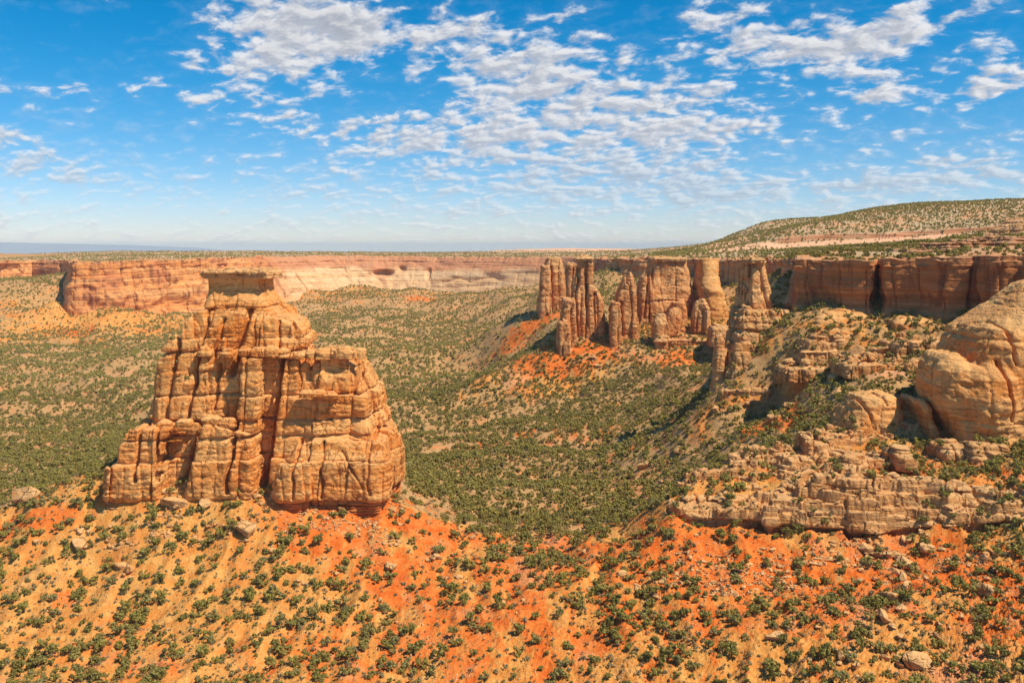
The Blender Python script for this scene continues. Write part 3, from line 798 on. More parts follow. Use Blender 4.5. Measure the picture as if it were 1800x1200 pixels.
# ------------------------------------------------------------------ rock modelling on a distance field
def surf_nets(Fd, org, h):
    s = Fd < 0
    n0, n1, n2 = Fd.shape
    cnt = np.zeros((n0 - 1, n1 - 1, n2 - 1), np.int8)
    for a in (0, 1):
        for b in (0, 1):
            for c in (0, 1):
                cnt += s[a:n0 - 1 + a, b:n1 - 1 + b, c:n2 - 1 + c]
    idx = np.argwhere((cnt > 0) & (cnt < 8))
    pos = np.zeros((len(idx), 3), np.float32); num = np.zeros(len(idx), np.float32)
    cor = [(a, b, c) for a in (0, 1) for b in (0, 1) for c in (0, 1)]
    vals = {c: Fd[idx[:, 0] + c[0], idx[:, 1] + c[1], idx[:, 2] + c[2]] for c in cor}
    for c0 in cor:
        for ax in range(3):
            if c0[ax]: continue
            c1 = list(c0); c1[ax] = 1; c1 = tuple(c1)
            f0, f1 = vals[c0], vals[c1]; mkk = (f0 < 0) != (f1 < 0)
            t = np.where(mkk, f0 / np.where(mkk, f0 - f1, 1), 0)
            e = np.tile(np.array(c0, np.float32), (len(idx), 1)); e[:, ax] += t
            pos += e * mkk[:, None]; num += mkk
    pos /= num[:, None]
    V = (idx + pos) * h + np.array(org, np.float32)
    im = np.full(cnt.shape, -1, np.int32); im[idx[:, 0], idx[:, 1], idx[:, 2]] = np.arange(len(idx))
    Q = []
    for ax in range(3):
        sa = [slice(None)] * 3; sb = [slice(None)] * 3; sa[ax] = slice(0, -1); sb[ax] = slice(1, None)
        ch = s[tuple(sa)] != s[tuple(sb)]
        o1, o2 = (ax + 1) % 3, (ax + 2) % 3
        e = np.argwhere(ch); sg = s[tuple(sa)][ch]
        ok = (e[:, o1] > 0) & (e[:, o2] > 0) & (e[:, o1] < Fd.shape[o1] - 1) & (e[:, o2] < Fd.shape[o2] - 1)
        e = e[ok]; sg = sg[ok]
        def cc(d1, d2):
            t = e.copy(); t[:, o1] += d1; t[:, o2] += d2; return im[t[:, 0], t[:, 1], t[:, 2]]
        qd = np.stack([cc(-1, -1), cc(0, -1), cc(0, 0), cc(-1, 0)], 1)
        qd[~sg] = qd[~sg][:, ::-1]
        Q.append(qd)
    Q = np.concatenate(Q); Q = Q[(Q >= 0).all(1)]
    return V, Q


def mass(st, r=3.0):
    """st: list of (v, u_left, u_right, Y_front, Y_back) -> stations in metres"""
    o = []
    for (v, ul, ur, yf, yb) in st:
        ym = min(yf + 8, (yf + yb) / 2); q_ = min(0.45 * r, (yb - yf) / 2)
        yl = yf + (yb - yf) * .68 if ul > 900 else yf + q_                # the corner that makes the outline
        yr = yf + q_ if ur > 900 else yb - q_
        o.append((CAM_Z - (v - HV) / F * ym, (ul - 900) / F * yl, (ur - 900) / F * yr, yf, yb))
    o.sort()
    return np.array(o), r


def mass_sdf(ms, X, Y, Z, top_open=False):
    """X,Y,Z open grids; returns approximate distance"""
    st, r = ms
    z = Z.ravel()
    xl, xr, yf, yb = [np.interp(z, st[:, 0], st[:, c])[None, None, :] for c in (1, 2, 3, 4)]
    cx, hx = (xl + xr) / 2, (xr - xl) / 2; cy, hy = (yf + yb) / 2, (yb - yf) / 2
    rr = np.minimum(r, np.minimum(hx, hy) * 0.95)
    qx = np.abs(X - cx) - hx + rr; qy = np.abs(Y - cy) - hy + rr
    d = np.sqrt(np.maximum(qx, 0) ** 2 + np.maximum(qy, 0) ** 2) + np.minimum(np.maximum(qx, qy), 0) - rr
    dz = Z - st[-1, 0]
    r2 = min(1.5, r)
    a = d + r2; b = dz + r2
    return (np.sqrt(np.maximum(a, 0) ** 2 + np.maximum(b, 0) ** 2) + np.minimum(np.maximum(a, b), 0) - r2).astype(np.float32)


def smin(a, b, kk):
    h = np.clip(0.5 + 0.5 * (b - a) / kk, 0, 1)
    return b + (a - b) * h - kk * h * (1 - h)


def rock(masses, vox, zlo, beds, cracks=(), jc=9.0, jd=2.2, jw=0.8, sc=5.0, sd=1.2, lo=0.7, bd=1.0, bw=0.5, cell=1.3, rough=0.9, seed=1, kk=1.2, band=7.0, extra=None, cav=(), bwt=None, field=None, grow=0.9, calm=None, thin=0.7):
    """masses: stations; beds: picture rows (at Y) of bedding planes as z; cracks: (u1,v1,u2,v2,Y,width,depth)"""
    if field is not None: ox, x9, oy, y9, oz, z9, ff = field
    else:
        xs = np.concatenate([m[0][:, 1:3].ravel() for m in masses]); ys = np.concatenate([m[0][:, 3:5].ravel() for m in masses]); zs = max(m[0][-1, 0] for m in masses)
        pad = 4.0
        ox, oy, oz = xs.min() - pad, ys.min() - pad, zlo
        x9, y9, z9 = xs.max() + pad, ys.max() + pad, zs + pad
    nx, ny, nz = int((x9 - ox) / vox) + 1, int((y9 - oy) / vox) + 1, int((z9 - oz) / vox) + 1
    X = (ox + np.arange(nx) * vox).astype(np.float32)[:, None, None]
    Y = (oy + np.arange(ny) * vox).astype(np.float32)[None, :, None]
    Z = (oz + np.arange(nz) * vox).astype(np.float32)[None, None, :]
    D = ff(X, Y, Z).astype(np.float32) if field is not None else None
    for m in masses:
        d = mass_sdf(m, X, Y, Z)
        D = d if D is None else smin(D, d, kk)
    i = np.nonzero(np.abs(D) < band)
    x = X[i[0], 0, 0]; y = Y[0, i[1], 0]; z = Z[0, 0, i[2]]
    # bedding
    beds = np.sort(np.array(beds, np.float32))
    zw = z + 1.0 * vnoise2(x / 24, y / 24, seed) + 0.35 * vnoise2(x / 6, y / 6, seed + 3)
    L = np.searchsorted(beds, zw).astype(np.float32)
    bb_ = np.concatenate([[-999], beds, [9999]])
    Li = L.astype(int)
    db = np.minimum(zw - bb_[Li], bb_[Li + 1] - zw)
    bmod = 0.45 + 0.55 * sstep(vnoise(x / 11, y / 11, L * 3.7, seed + 5), -0.5, 0.5)
    c = bd * bmod * np.exp(-(db / bw) ** 2) + 0.5 * bd * np.exp(-db / (bw * 2.5))
    if bwt is not None:
        wt = np.array([1.0] + list(np.array(bwt)[::1]) + [1.0]); near_lo = (zw - bb_[Li]) < (bb_[Li + 1] - zw)
        c *= np.where(near_lo, wt[Li], wt[np.minimum(Li + 1, len(wt) - 1)])
    lr = hsh(L, L * 0, L * 0, seed + 9)
    c += (lr - 0.5) * 2 * lo
    # main joints (through many beds)
    wx = x + 1.6 * vnoise(x / 14, y / 14, z / 18, seed + 11); wy = y + 1.6 * vnoise(x / 14 + 9, y / 14, z / 18, seed + 12)
    f1, f2, r = voro2(wx / jc, wy / (jc * 1.15), np.zeros_like(x), seed + 13)
    e = (f2 - f1) * jc
    jm = 0.4 + 0.6 * sstep(vnoise(x / 13, y / 13, z / 10, seed + 14), -0.6, 0.3)
    c += jd * jm * np.exp(-e / jw) + (r - 0.5) * 2 * cell
    # joints inside one bed
    grp = np.floor(L / 2)
    f1, f2, r = voro2(wx / sc, wy / sc, grp, seed + 21)
    e = (f2 - f1) * sc
    c += sd * np.exp(-e / (jw * 0.8)) + (r - 0.5) * cell * 1.1
    tb = zw / (1.9 if vox < .7 else 3.2) + 0.8 * vnoise2(x / 16, y / 16, seed + 51); tf = tb - np.floor(tb)
    c += thin * sstep(tf, 0.0, 0.25) * (1 - sstep(tf, .25, 1.0) * .9) * sstep(vnoise(x / 9, y / 9, np.floor(tb) * 2.3, seed + 52), -.1, .5)
    for (u1, v1, u2, v2, Yc, w, dep) in cracks:
        x1, _, z1 = P(u1, v1, Yc); x2, _, z2 = P(u2, v2, Yc)
        t = np.clip((z - z1) / (z2 - z1), 0, 1)
        dxx = np.abs(x - (x1 + (x2 - x1) * t) - 0.7 * vnoise2(z / 5, z * 0 + u1, seed + 4)) + 3 * np.maximum(np.maximum(z - max(z1, z2), min(z1, z2) - z), 0)
        c += dep * np.exp(-(dxx / w) ** 2) * (y < Yc + 22)
    for (u, v, Yc, ru, rv, ry, dep) in cav:                 # hollows
        xc, yc, zc = P(u, v, Yc)
        q = ((x - xc) / ru) ** 2 + ((z - zc) / rv) ** 2 + ((y - yc) / ry) ** 2
        c += dep * np.exp(-q)
    c += 0.55 * rough * fbm3(x / 5.0, y / 5.0, z / 4.0, 2, seed + 31)
    rg = np.abs(fbm3(x / 6.5, y / 6.5, z / 5.0, 3, seed + 33))
    c += 1.5 * rough * (0.30 - rg)                          # creases where planes meet
    c += 0.32 * rough * fbm3(x / 1.3, y / 1.3, z / 0.9, 2, seed + 41)
    if extra is not None: c += extra(x, y, z)
    if calm is not None: c = np.where(z > calm, c + (0.35 * c - c) * sstep(z, calm, calm + 3), c)
    c -= grow if calm is None else grow * (1 - 0.6 * sstep(z, calm, calm + 3))
    D[i] = D[i] + c
    D[~np.isfinite(D)] = 1
    D[:, :, 0] = np.maximum(D[:, :, 0], 0.5)
    return surf_nets(D, (ox, oy, oz), vox)


def drop_small(V, Q, minv=60):
    """keep only connected pieces of some size"""
    par = np.arange(len(V))
    E = np.concatenate([Q[:, [0, 1]], Q[:, [1, 2]], Q[:, [2, 3]]])
    lab = par.copy()
    for _ in range(400):
        m = np.minimum(lab[E[:, 0]], lab[E[:, 1]])
        new = lab.copy(); np.minimum.at(new, E[:, 0], m); np.minimum.at(new, E[:, 1], m)
        new = new[new]
        if (new == lab).all(): break
        lab = new
    u, inv, cnt = np.unique(lab, return_inverse=True, return_counts=True)
    kf = cnt[inv][Q[:, 0]] == cnt.max()
    Q = Q[kf]
    used = np.zeros(len(V), bool); used[Q.ravel()] = True
    mp = np.cumsum(used) - 1
    return V[used], mp[Q]


def zrow(v, Y=400): return CAM_Z - (v - HV) / F * Y


ROCK_BVH = []


def add_rock(name, VQ, mat, parent=None, origin=None, bvh=True, min_piece=150, smooth=False):
    V, Q = drop_small(*VQ, min_piece)
    o = mesh_np(name, V, Q, mat, parent, smooth=smooth, origin=origin)
    if bvh: ROCK_BVH.append(BVHTree.FromPolygons(V.tolist(), Q.tolist()))
    return o


# ---------------- the great butte
BM = [
    mass([(478, 360, 484, 414, 440), (492, 363, 482, 415, 440), (506, 364, 482, 415, 441), (520, 362, 489, 412.5, 443), (536, 355, 503, 409.5, 445), (552, 345, 521, 407, 446), (600, 338, 537, 405, 446)], 5),
    mass([(541, 344, 400, 405, 440), (556, 330, 522, 404, 442), (566, 322, 547, 403, 443), (580, 318, 556, 402, 443), (616, 300, 558, 401, 443), (640, 300, 560, 401, 443)], 3),
    mass([(578, 303, 330, 403, 438), (594, 298, 350, 402, 440), (614, 287, 500, 400, 442), (640, 276, 500, 399, 442), (668, 270, 500, 398, 444), (700, 266, 500, 397, 445), (728, 255, 500, 396, 445), (745, 250, 500, 395, 445), (860, 240, 500, 394, 445)], 3),
    mass([(622, 418, 500, 392, 430), (700, 416, 498, 390, 430), (760, 408, 492, 389, 430), (860, 400, 490, 387, 430)], 3),
    mass([(626, 480, 632, 399, 440), (632, 480, 636, 399, 440), (645, 480, 648, 398, 441), (668, 480, 658, 397, 442), (690, 478, 672, 396, 443), (736, 475, 678, 395, 445), (768, 472, 692, 393, 446), (800, 470, 704, 391, 447), (870, 466, 706, 390, 448)], 3),
    mass([(742, 340, 420, 387, 420), (760, 338, 480, 386, 420), (800, 334, 482, 385, 420), (870, 326, 484, 384, 420)], 3),
    mass([(744, 230, 348, 386, 425), (760, 216, 350, 385, 430), (780, 202, 350, 384, 434), (808, 192, 350, 383, 436), (850, 190, 350, 383, 438)], 4),
    mass([(766, 520, 690, 390, 420), (800, 500, 702, 385, 425), (870, 480, 704, 383, 430)], 6)]
beds = [zrow(v) for v in (866, 800, 762, 736, 694, 652, 618, 596, 545)]
bw8 = [1.0, .3, .9, 1.2, 1.0, .4, 1.2, .4, .8]
CR = [(318, 570, 302, 740, 402, 1.0, 4.5), (362, 546, 340, 735, 402, 0.9, 4), (392, 560, 375, 640, 402, .7, 2.5), (432, 545, 410, 660, 402, 1.3, 5), (492, 625, 468, 870, 396, 1.0, 5),
      (243, 750, 240, 845, 386, .7, 3.5), (278, 745, 277, 845, 386, .7, 3.5), (352, 745, 330, 850, 392, 1.6, 5), (525, 775, 522, 868, 390, .6, 2.6), (572, 775, 570, 868, 390, .6, 3), (604, 790, 640, 850, 390, .6, 1.6),
      (626, 630, 624, 692, 398, .7, 3), (545, 628, 544, 672, 398, .9, 2.6), (528, 630, 524, 690, 398, .6, 2), (560, 690, 556, 740, 396, .7, 2), (650, 740, 655, 860, 392, .6, 1.6), (385, 640, 378, 720, 398, .9, 3), (415, 745, 405, 862, 390, .8, 3.5),
      (384, 500, 380, 545, 412, .4, 1), (416, 500, 413, 545, 412, .4, 1.2), (445, 555, 448, 615, 402, .6, 1.5), (490, 565, 489, 612, 402, .6, 2)]
CAVS = [(585, 648, 398, 5, 3, 4, 3), (540, 660, 398, 2.5, 5, 4, 3), (455, 552, 404, 6, 2.2, 5, 2.2), (600, 745, 392, 10, 2.5, 5, 2.5), (430, 770, 390, 8, 2.5, 4, 2), (640, 738, 393, 7, 2.2, 5, 2.2)]


def butte_extra(x, y, z):
    # overhang under the cap, and thin recessed beds at the foot
    c = 0.5 * np.exp(-((z - zrow(497, 414)) / 3.0) ** 2)
    zb = z + 0.00 * x
    lowb = sstep(zb, zrow(866), zrow(872)) * 0
    foot = 1 - sstep(z, zrow(882, 392), zrow(866, 392))
    c = c + foot * (1.7 + 0.5 * np.sin(z * 5.2 + 0.3 * vnoise2(x / 9, y / 9, 2)))
    return c


t1 = time.time()
butte = empty('rock_butte', (P(445, 865, 410)[0], 412, 66))
tag(butte, 'huge stepped orange sandstone butte with flat capstone on a saddle', 'butte')
VQ = rock(BM, 0.46, 56.0, beds, CR, jc=17, jd=2.0, jw=0.60, sc=9, sd=0.9, lo=0.75, bd=1.8, bw=0.42, cell=1.5, rough=1.0, thin=.45, grow=0.75, kk=.7, seed=3, calm=zrow(546, 412), extra=butte_extra, cav=CAVS, bwt=bw8)
add_rock('body', VQ, M_BUTTE, butte, (0, 412, 66))
bo = butte.children[0]; bo.location = Vector((0, 412, 66)) - butte.location
print('butte', len(VQ[0]), time.time() - t1)


def slab(cx, cy, z0, z1, hx, hy, vox, seed, wob=0.18, lo=0.5, n=5):
    """irregular layered slab"""
    st = []
    rs = np.random.RandomState(seed)
    zz_ = np.linspace(z0, z1, n)
    ms = (np.array([(zq, cx - hx * (1 + rs.uniform(-1, 1) * wob * .3), cx + hx * (1 + rs.uniform(-1, 1) * wob * .3), cy - hy * (1 + rs.uniform(-1, 1) * wob * .3), cy + hy) for zq in zz_]), 1.2)
    return rock([ms], vox, z0 - 1.2, list(np.linspace(z0, z1, max(3, n - 1)))[1:-1], jc=6, jd=.6, jw=.5, sc=3.5, sd=.5, lo=lo, bd=.5, bw=.25, cell=.5, rough=.5, seed=seed, band=3)


x0, x1 = (363 - 900) / F * 420, (479 - 900) / F * 420
VQ = slab((x0 + x1) / 2, 427, zrow(486, 414), zrow(479, 414), (x1 - x0) / 2 - .6, 15.5, 0.4, 5)
o = add_rock('capstone', VQ, M_CAP, butte, (x0, 427, zrow(488, 414))); o['label'] = 'thin flat layered slab overhanging the neck'
# blocks lying along the middle ledge
rs = np.random.RandomState(4)
for (u, v, Y, w, hgt, dd) in [(432, 616, 399, 5, 2.0, 4), (455, 617, 398, 6, 2.2, 5), (478, 616, 398, 5, 2.6, 4), (500, 619, 400, 4, 2.6, 4), (525, 623, 401, 7, 1.6, 4), (548, 620, 401, 4, 2.0, 4), (570, 621, 401, 6.5, 3.0, 5), (590, 620, 401, 4, 2.6, 4), (604, 619, 400, 7.5, 3.4, 5), (622, 620, 400, 2.6, 2.8, 3),
                              (634, 620, 401, 4, 3.4, 4), (585, 613, 404, 9, 1.2, 4), (560, 690, 394, 7, 1.4, 4), (540, 690, 394, 5, 2.0, 4), (580, 693, 394, 6, 1.4, 4), (362, 617, 400, 5, 2.2, 4), (400, 620, 399, 5, 1.8, 4), (290, 744, 392, 5, 2, 4), (325, 742, 390, 6, 2, 4), (372, 736, 391, 7, 2, 4), (400, 742, 390, 6, 2, 4)]:
    x, _, z = P(u, v, Y)
    m = (np.array([(z - hgt * 0.5, x - w / 2 * .9, x + w / 2 * .9, Y - dd / 2, Y + dd / 2), (z, x - w / 2, x + w / 2, Y - dd / 2 - .3, Y + dd / 2), (z + hgt / 2, x - w / 2 * .85, x + w / 2 * .85, Y - dd / 2 + .3, Y + dd / 2)]), 1.1)
    vq = rock([m], 0.34, z - hgt * .5 - 1.2, [z + 0.1 * hgt], jc=5, jd=.5, jw=.4, sc=30, sd=0, lo=.15, bd=.25, bw=.2, cell=.2, rough=.55, seed=int(u), band=3)
    add_rock('ledge_block', vq, M_BUTTE, butte, (x, Y, z), bvh=False, min_piece=20)
print('butte parts', time.time() - T0)

# ---------------- rock towers across the valley, one thing each
def tower(name, label, cat, masses, zlo, beds, capm=None, mat=None, vox=0.85, Y=950, group='rock towers standing across the valley', **kw):
    prm = dict(jc=12, jd=3.8, jw=1.5, sc=22, sd=0.4, lo=0.35, bd=0.55, bw=0.8, cell=2.0, rough=1.0, kk=2.0, band=10, grow=1.0, thin=.5)
    prm.update(kw)
    t = empty(name, (0, 0, 0))
    VQ = rock(masses, vox, zlo, beds, **prm)
    cx, cy = float(VQ[0][:, 0].mean()), float(VQ[0][:, 1].mean())
    t.location = (cx, cy, zlo)
    add_rock('body', VQ, mat or M_TOWER, t, (cx, cy, zlo), smooth=mat is M_DOME)
    if capm is not None:
        for n_, (v0, v1, ul, ur, yf, yb) in enumerate(capm):
            m = mass([(v1, ul + 1, ur - 1, yf, yb), ((v0 + v1) / 2, ul, ur, yf - 1, yb), (v0, ul + 1.5, ur - 1.5, yf + .5, yb)], 1.5)
            vq = rock([m], vox * .8, m[0][0, 0] - 1.5, [(m[0][0, 0] + m[0][-1, 0]) / 2], jc=7, jd=1, jw=.7, sc=30, sd=0, lo=.4, bd=.6, bw=.3, cell=.8, rough=.9, seed=7 + n_, band=3)
            add_rock('capstone', vq, M_CAP, t, (cx, cy, m[0][0, 0]), bvh=False, min_piece=30)
    return tag(t, label, cat, group)


def bz(Y, *vs): return [zrow(v, Y) for v in vs]


tower('rock_tower', 'twin-column red tower, leftmost of the group across the valley', 'rock tower',
      [mass([(456, 962, 986, 1180, 1206), (470, 958, 989, 1178, 1208), (476, 957, 990, 1177, 1209), (516, 953, 995, 1174, 1212), (550, 951, 992, 1172, 1214), (570, 950, 994, 1172, 1214)], 6),
       mass([(468, 952, 966, 1166, 1190), (500, 948, 970, 1164, 1194), (548, 945, 971, 1162, 1196), (570, 944, 972, 1162, 1196)], 6)],
      70, bz(1180, 474, 520), [(453, 458, 963, 985, 1182, 1204)], Y=1180, jd=3, seed=11, cracks=[(970, 468, 972, 548, 1170, 1.3, 5)])
tower('rock_tower', 'narrow dark pillar peeking out from behind the two tallest towers', 'rock tower',
      [mass([(464, 998, 1012, 1270, 1290), (490, 994, 1014, 1268, 1292), (530, 990, 1016, 1265, 1295)], 6)], 90, bz(1270, 490), None, Y=1270, seed=12)
tower('rock_tower', 'tall fluted tower with small balanced cap, in front of the others', 'rock tower',
      [mass([(457, 1016, 1040, 958, 975), (467, 1014, 1041, 957, 977), (499, 1008, 1041, 955, 980), (510, 1006, 1050, 953, 984), (533, 1003, 1060, 950, 988), (592, 998, 1065, 945, 992), (612, 996, 1067, 944, 992)], 4),
       mass([(528, 992, 1015, 938, 965), (560, 988, 1016, 936, 968), (612, 985, 1018, 934, 968)], 4),
       mass([(566, 982, 1000, 930, 950), (612, 980, 1005, 928, 950)], 3)],
      66, bz(955, 500, 540, 585), [(453, 457, 1011, 1043, 956, 978), (450, 453, 1018, 1036, 960, 972)], seed=13, jc=10,
      cracks=[(1020, 470, 1012, 530, 950, 1.2, 4), (1033, 500, 1030, 595, 945, 1.3, 5), (1046, 515, 1045, 595, 945, 1.2, 5), (1014, 532, 1018, 595, 938, 1.2, 5)])
tower('rock_tower', 'pointed twin-topped spire between the fluted tower and the broad capped tower', 'rock tower',
      [mass([(482, 1097, 1110, 948, 962), (490, 1093, 1113, 946, 966), (499, 1090, 1115, 945, 968), (524, 1082, 1118, 943, 974), (560, 1082, 1120, 940, 978), (612, 1080, 1123, 938, 980)], 5),
       mass([(530, 1074, 1090, 930, 955), (545, 1070, 1093, 928, 958), (612, 1067, 1095, 926, 960)], 5)],
      66, bz(945, 510, 548, 586), None, seed=14, jc=12, cracks=[(1103, 478, 1102, 500, 945, .9, 4), (1094, 530, 1096, 592, 935, 1.2, 4)])
tower('rock_tower', 'broad tower with flat caprock and hollowed upper face', 'rock tower',
      [mass([(458, 1144, 1206, 998, 1036), (467, 1141, 1207, 996, 1038), (499, 1134, 1216, 992, 1042), (516, 1132, 1226, 988, 1044), (530, 1128, 1229, 985, 1046), (590, 1122, 1232, 978, 1050)], 8),
       mass([(486, 1128, 1140, 985, 1005), (500, 1122, 1142, 983, 1008), (590, 1118, 1146, 980, 1012)], 4),
       mass([(530, 1180, 1204, 965, 990), (545, 1176, 1207, 963, 995), (590, 1172, 1210, 960, 995)], 5)],
      70, bz(990, 503, 528, 556), [(453, 458, 1142, 1208, 995, 1036)], seed=15, jc=16, jd=2.5, cracks=[(1140, 470, 1132, 560, 988, 1.2, 4), (1150, 462, 1146, 500, 994, 1, 3)],
      cav=[(1163, 484, 994, 8, 10, 6, 4), (1178, 520, 985, 9, 7, 6, 4)])
tower('rock_tower', 'pale bulging buttress with sloping shoulders beside the broad capped tower', 'rock tower',
      [mass([(457, 1229, 1262, 990, 1030), (482, 1227, 1262, 975, 1030), (496, 1222, 1266, 965, 1030), (510, 1222, 1272, 955, 1030), (550, 1226, 1282, 945, 1025), (600, 1226, 1286, 940, 1020)], 10)],
      70, bz(960, 486, 512, 530), None, mat=M_DOME, seed=16, jc=18, jd=1.5, cell=.8, cav=[(1252, 522, 950, 12, 4, 6, 4)])
for (u, v, w, h_, Y, sd, lb) in [(1186, 565, 30, 22, 930, 31, 'rounded lump of rock on the slope under the broad capped tower'), (1232, 560, 28, 30, 925, 32, 'knobbly lump of rock right of the broad capped tower foot'), (1161, 578, 26, 22, 915, 33, 'lowest small lump on the bushy slope below the towers'), (1262, 585, 40, 14, 880, 34, 'low flat slab on the slope under the pale buttress')]:
    tower('rock_lump', lb, 'rock lump', [mass([(v - h_, u - w * .3, u + w * .3, Y + 5, Y + 16), (v - h_ * .5, u - w * .45, u + w * .45, Y, Y + 20), (v + 22, u - w * .55, u + w * .55, Y - 3, Y + 22)], 4)], zrow(v + 22, Y) - 2, bz(Y, v - h_ * .5), seed=sd, vox=.9, jc=8, jd=1.6, group='lumps of rock on the tower slope')
# low cliff band below the towers
tower('rock_ledge', 'thin dark cliff band above the orange patch below the towers', 'rock ledge',
      [mass([(592, 1150, 1258, 912, 940), (597, 1148, 1260, 909, 940), (606, 1146, 1262, 910, 940), (650, 1144, 1264, 912, 940)], 3)], 74, bz(912, 597, 602, 607), mat=M_TOWER, seed=41, jc=8, jd=1.6, group=None)

# tower on its stepped pedestal
tower('rock_tower', 'tall square tower on a stepped pedestal left of the shaded wall', 'rock tower',
      [mass([(457, 1308, 1344, 620, 640), (480, 1306, 1348, 618, 641), (504, 1303, 1353, 616, 643), (522, 1300, 1357, 614, 645), (545, 1298, 1361, 612, 648), (570, 1296, 1362, 610, 650)], 4)],
      118, bz(620, 470, 545), [(455, 459, 1306, 1346, 617, 642), (451, 455, 1312, 1342, 620, 640)], vox=.6, seed=17, jc=10, jd=2.2, jw=1.0, cell=1.2, rough=1.0, cracks=[(1322, 465, 1316, 540, 616, .8, 2.5), (1340, 500, 1346, 540, 616, .8, 2.5)])
tower('rock_pedestal', 'stepped sandstone pedestal with bushes, below the square tower', 'rock pedestal',
      [mass([(541, 1294, 1412, 606, 648), (552, 1291, 1414, 604, 648), (556, 1289, 1418, 602, 648)], 3),
       mass([(557, 1288, 1420, 600, 636), (580, 1285, 1420, 597, 636)], 4), mass([(583, 1284, 1412, 590, 622), (612, 1277, 1408, 586, 620)], 4),
       mass([(600, 1280, 1340, 584, 612), (640, 1273, 1350, 578, 610), (660, 1266, 1356, 576, 610)], 4),
       mass([(664, 1264, 1352, 575, 610), (680, 1254, 1364, 571, 610), (706, 1250, 1366, 570, 610)], 4)],
      70, bz(590, 548, 558, 570, 582, 600, 616, 640, 660, 676), None, mat=M_LEDGE, vox=.6, seed=18, jc=9, jd=2.0, jw=.8, sc=7, sd=1.0, lo=.9, bd=.8, bw=.5, cell=1.6, rough=1.2, thin=.4, group=None)
tower('rock_spire', 'slender lone spire leaning by the pedestal foot', 'rock spire',
      [mass([(587, 1259, 1270, 590, 597), (600, 1256, 1274, 588, 598), (650, 1253, 1276, 586, 600), (700, 1250, 1278, 584, 600)], 3)], 72, bz(590, 612, 655), None, vox=.5, seed=19, jc=8, jd=.8, cell=.5, rough=.8, group=None)
tower('rock_ledge', 'long dark undercut ledge above the orange streaks right of the pedestal', 'rock ledge',
      [mass([(676, 1290, 1430, 563, 590), (681, 1262, 1436, 560, 590), (692, 1256, 1434, 562, 590), (706, 1256, 1434, 564, 590)], 3)], 78, bz(545, 679, 685, 691), mat=M_LEDGE, vox=.6, seed=42, jc=7, jd=1.6, lo=1.1, group=None)
tower('rock_bench', 'smooth pale slickrock apron under the shaded wall', 'rock bench',
      [mass([(546, 1415, 1545, 575, 625), (556, 1405, 1560, 570, 625), (566, 1400, 1565, 566, 625), (590, 1400, 1565, 562, 620)], 5), mass([(556, 1545, 1660, 548, 590), (568, 1540, 1670, 543, 590), (590, 1540, 1670, 541, 590)], 5), mass([(578, 1420, 1530, 556, 600), (600, 1415, 1535, 552, 600)], 4)],
      105, bz(575, 556, 570, 584), None, mat=M_DOME, vox=.65, seed=20, jc=14, jd=1.4, lo=.7, cell=1.0, group=None)
print('towers', time.time() - T0)

tower('rock_ledge', 'dark red layered ledges with bushes stacked above the shaded wall at right', 'rock ledge',
      [mass([(434, 1570, 1650, 600, 640), (441, 1565, 1660, 597, 640), (452, 1560, 1665, 594, 640), (465, 1560, 1665, 594, 640)], 3), mass([(426, 1630, 1740, 584, 630), (434, 1622, 1745, 580, 630), (448, 1615, 1750, 572, 630), (465, 1615, 1750, 572, 630)], 3),
       mass([(419, 1725, 1900, 566, 620), (428, 1715, 1905, 562, 620), (440, 1708, 1905, 556, 620), (465, 1705, 1905, 550, 620)], 3)], 166, bz(575, 424, 431, 438, 446), mat=M_REDLEDGE, vox=.6, seed=43, jc=8, jd=1.2, jw=.8, sc=6, sd=.5, lo=1.5, bd=1.2, bw=.4, cell=.8, rough=.9, grow=.3, group=None)

def hit(u, v):
    """point where the line of sight of a picture position meets the ground"""
    Y = np.exp(np.linspace(math.log(200), math.log(2600), 1500))
    x = (u - 900) / F * Y; z = CAM_Z - (v - HV) / F * Y
    g_ = bil(GZ, x, Y); b = np.nonzero(z < g_)[0]
    i = b[0] if len(b) else 700
    return x[i], Y[i], g_[i]


for (ul, ur, v, hh, Y, sd, lb) in [(1405, 1530, 592, 12, 574, 71, 'upper long low ledge among bushes just under the slickrock apron'), (1470, 1625, 632, 14, 528, 72, 'lower long low ledge crossing the bushy slope above the split dome'), (1372, 1480, 640, 13, 556, 73, 'short broken ledge on the bushy slope right of the pedestal'), (1555, 1665, 596, 12, 534, 74, 'low pale ledge on the slope near the left side of the great bulging rock'), (1395, 1500, 612, 10, 566, 75, 'thin ledge between the two long low ledges on the bushy slope')]:
    Y = max(min(hit(ul + (ur - ul) * .3, v + hh)[1], hit(ul + (ur - ul) * .7, v + hh)[1]), 440) - 1.5
    tower('rock_ledge', lb, 'rock ledge', [mass([(v, ul + 12, ur - 14, Y + 3, Y + 22), (v + hh * .4, ul, ur, Y, Y + 24), (v + hh + 14, ul - 3, ur + 3, Y - 1, Y + 24)], 3)], zrow(v + hh + 14, Y) - 2, bz(Y, v + hh * .3, v + hh * .7), mat=M_LEDGE, vox=.55, seed=sd, jc=8, jd=1.8, jw=.8, sc=5, sd=.9, lo=1.0, bd=1.0, bw=.4, cell=1.6, rough=1.0, band=6, group='low rock ledges on the bushy slope')

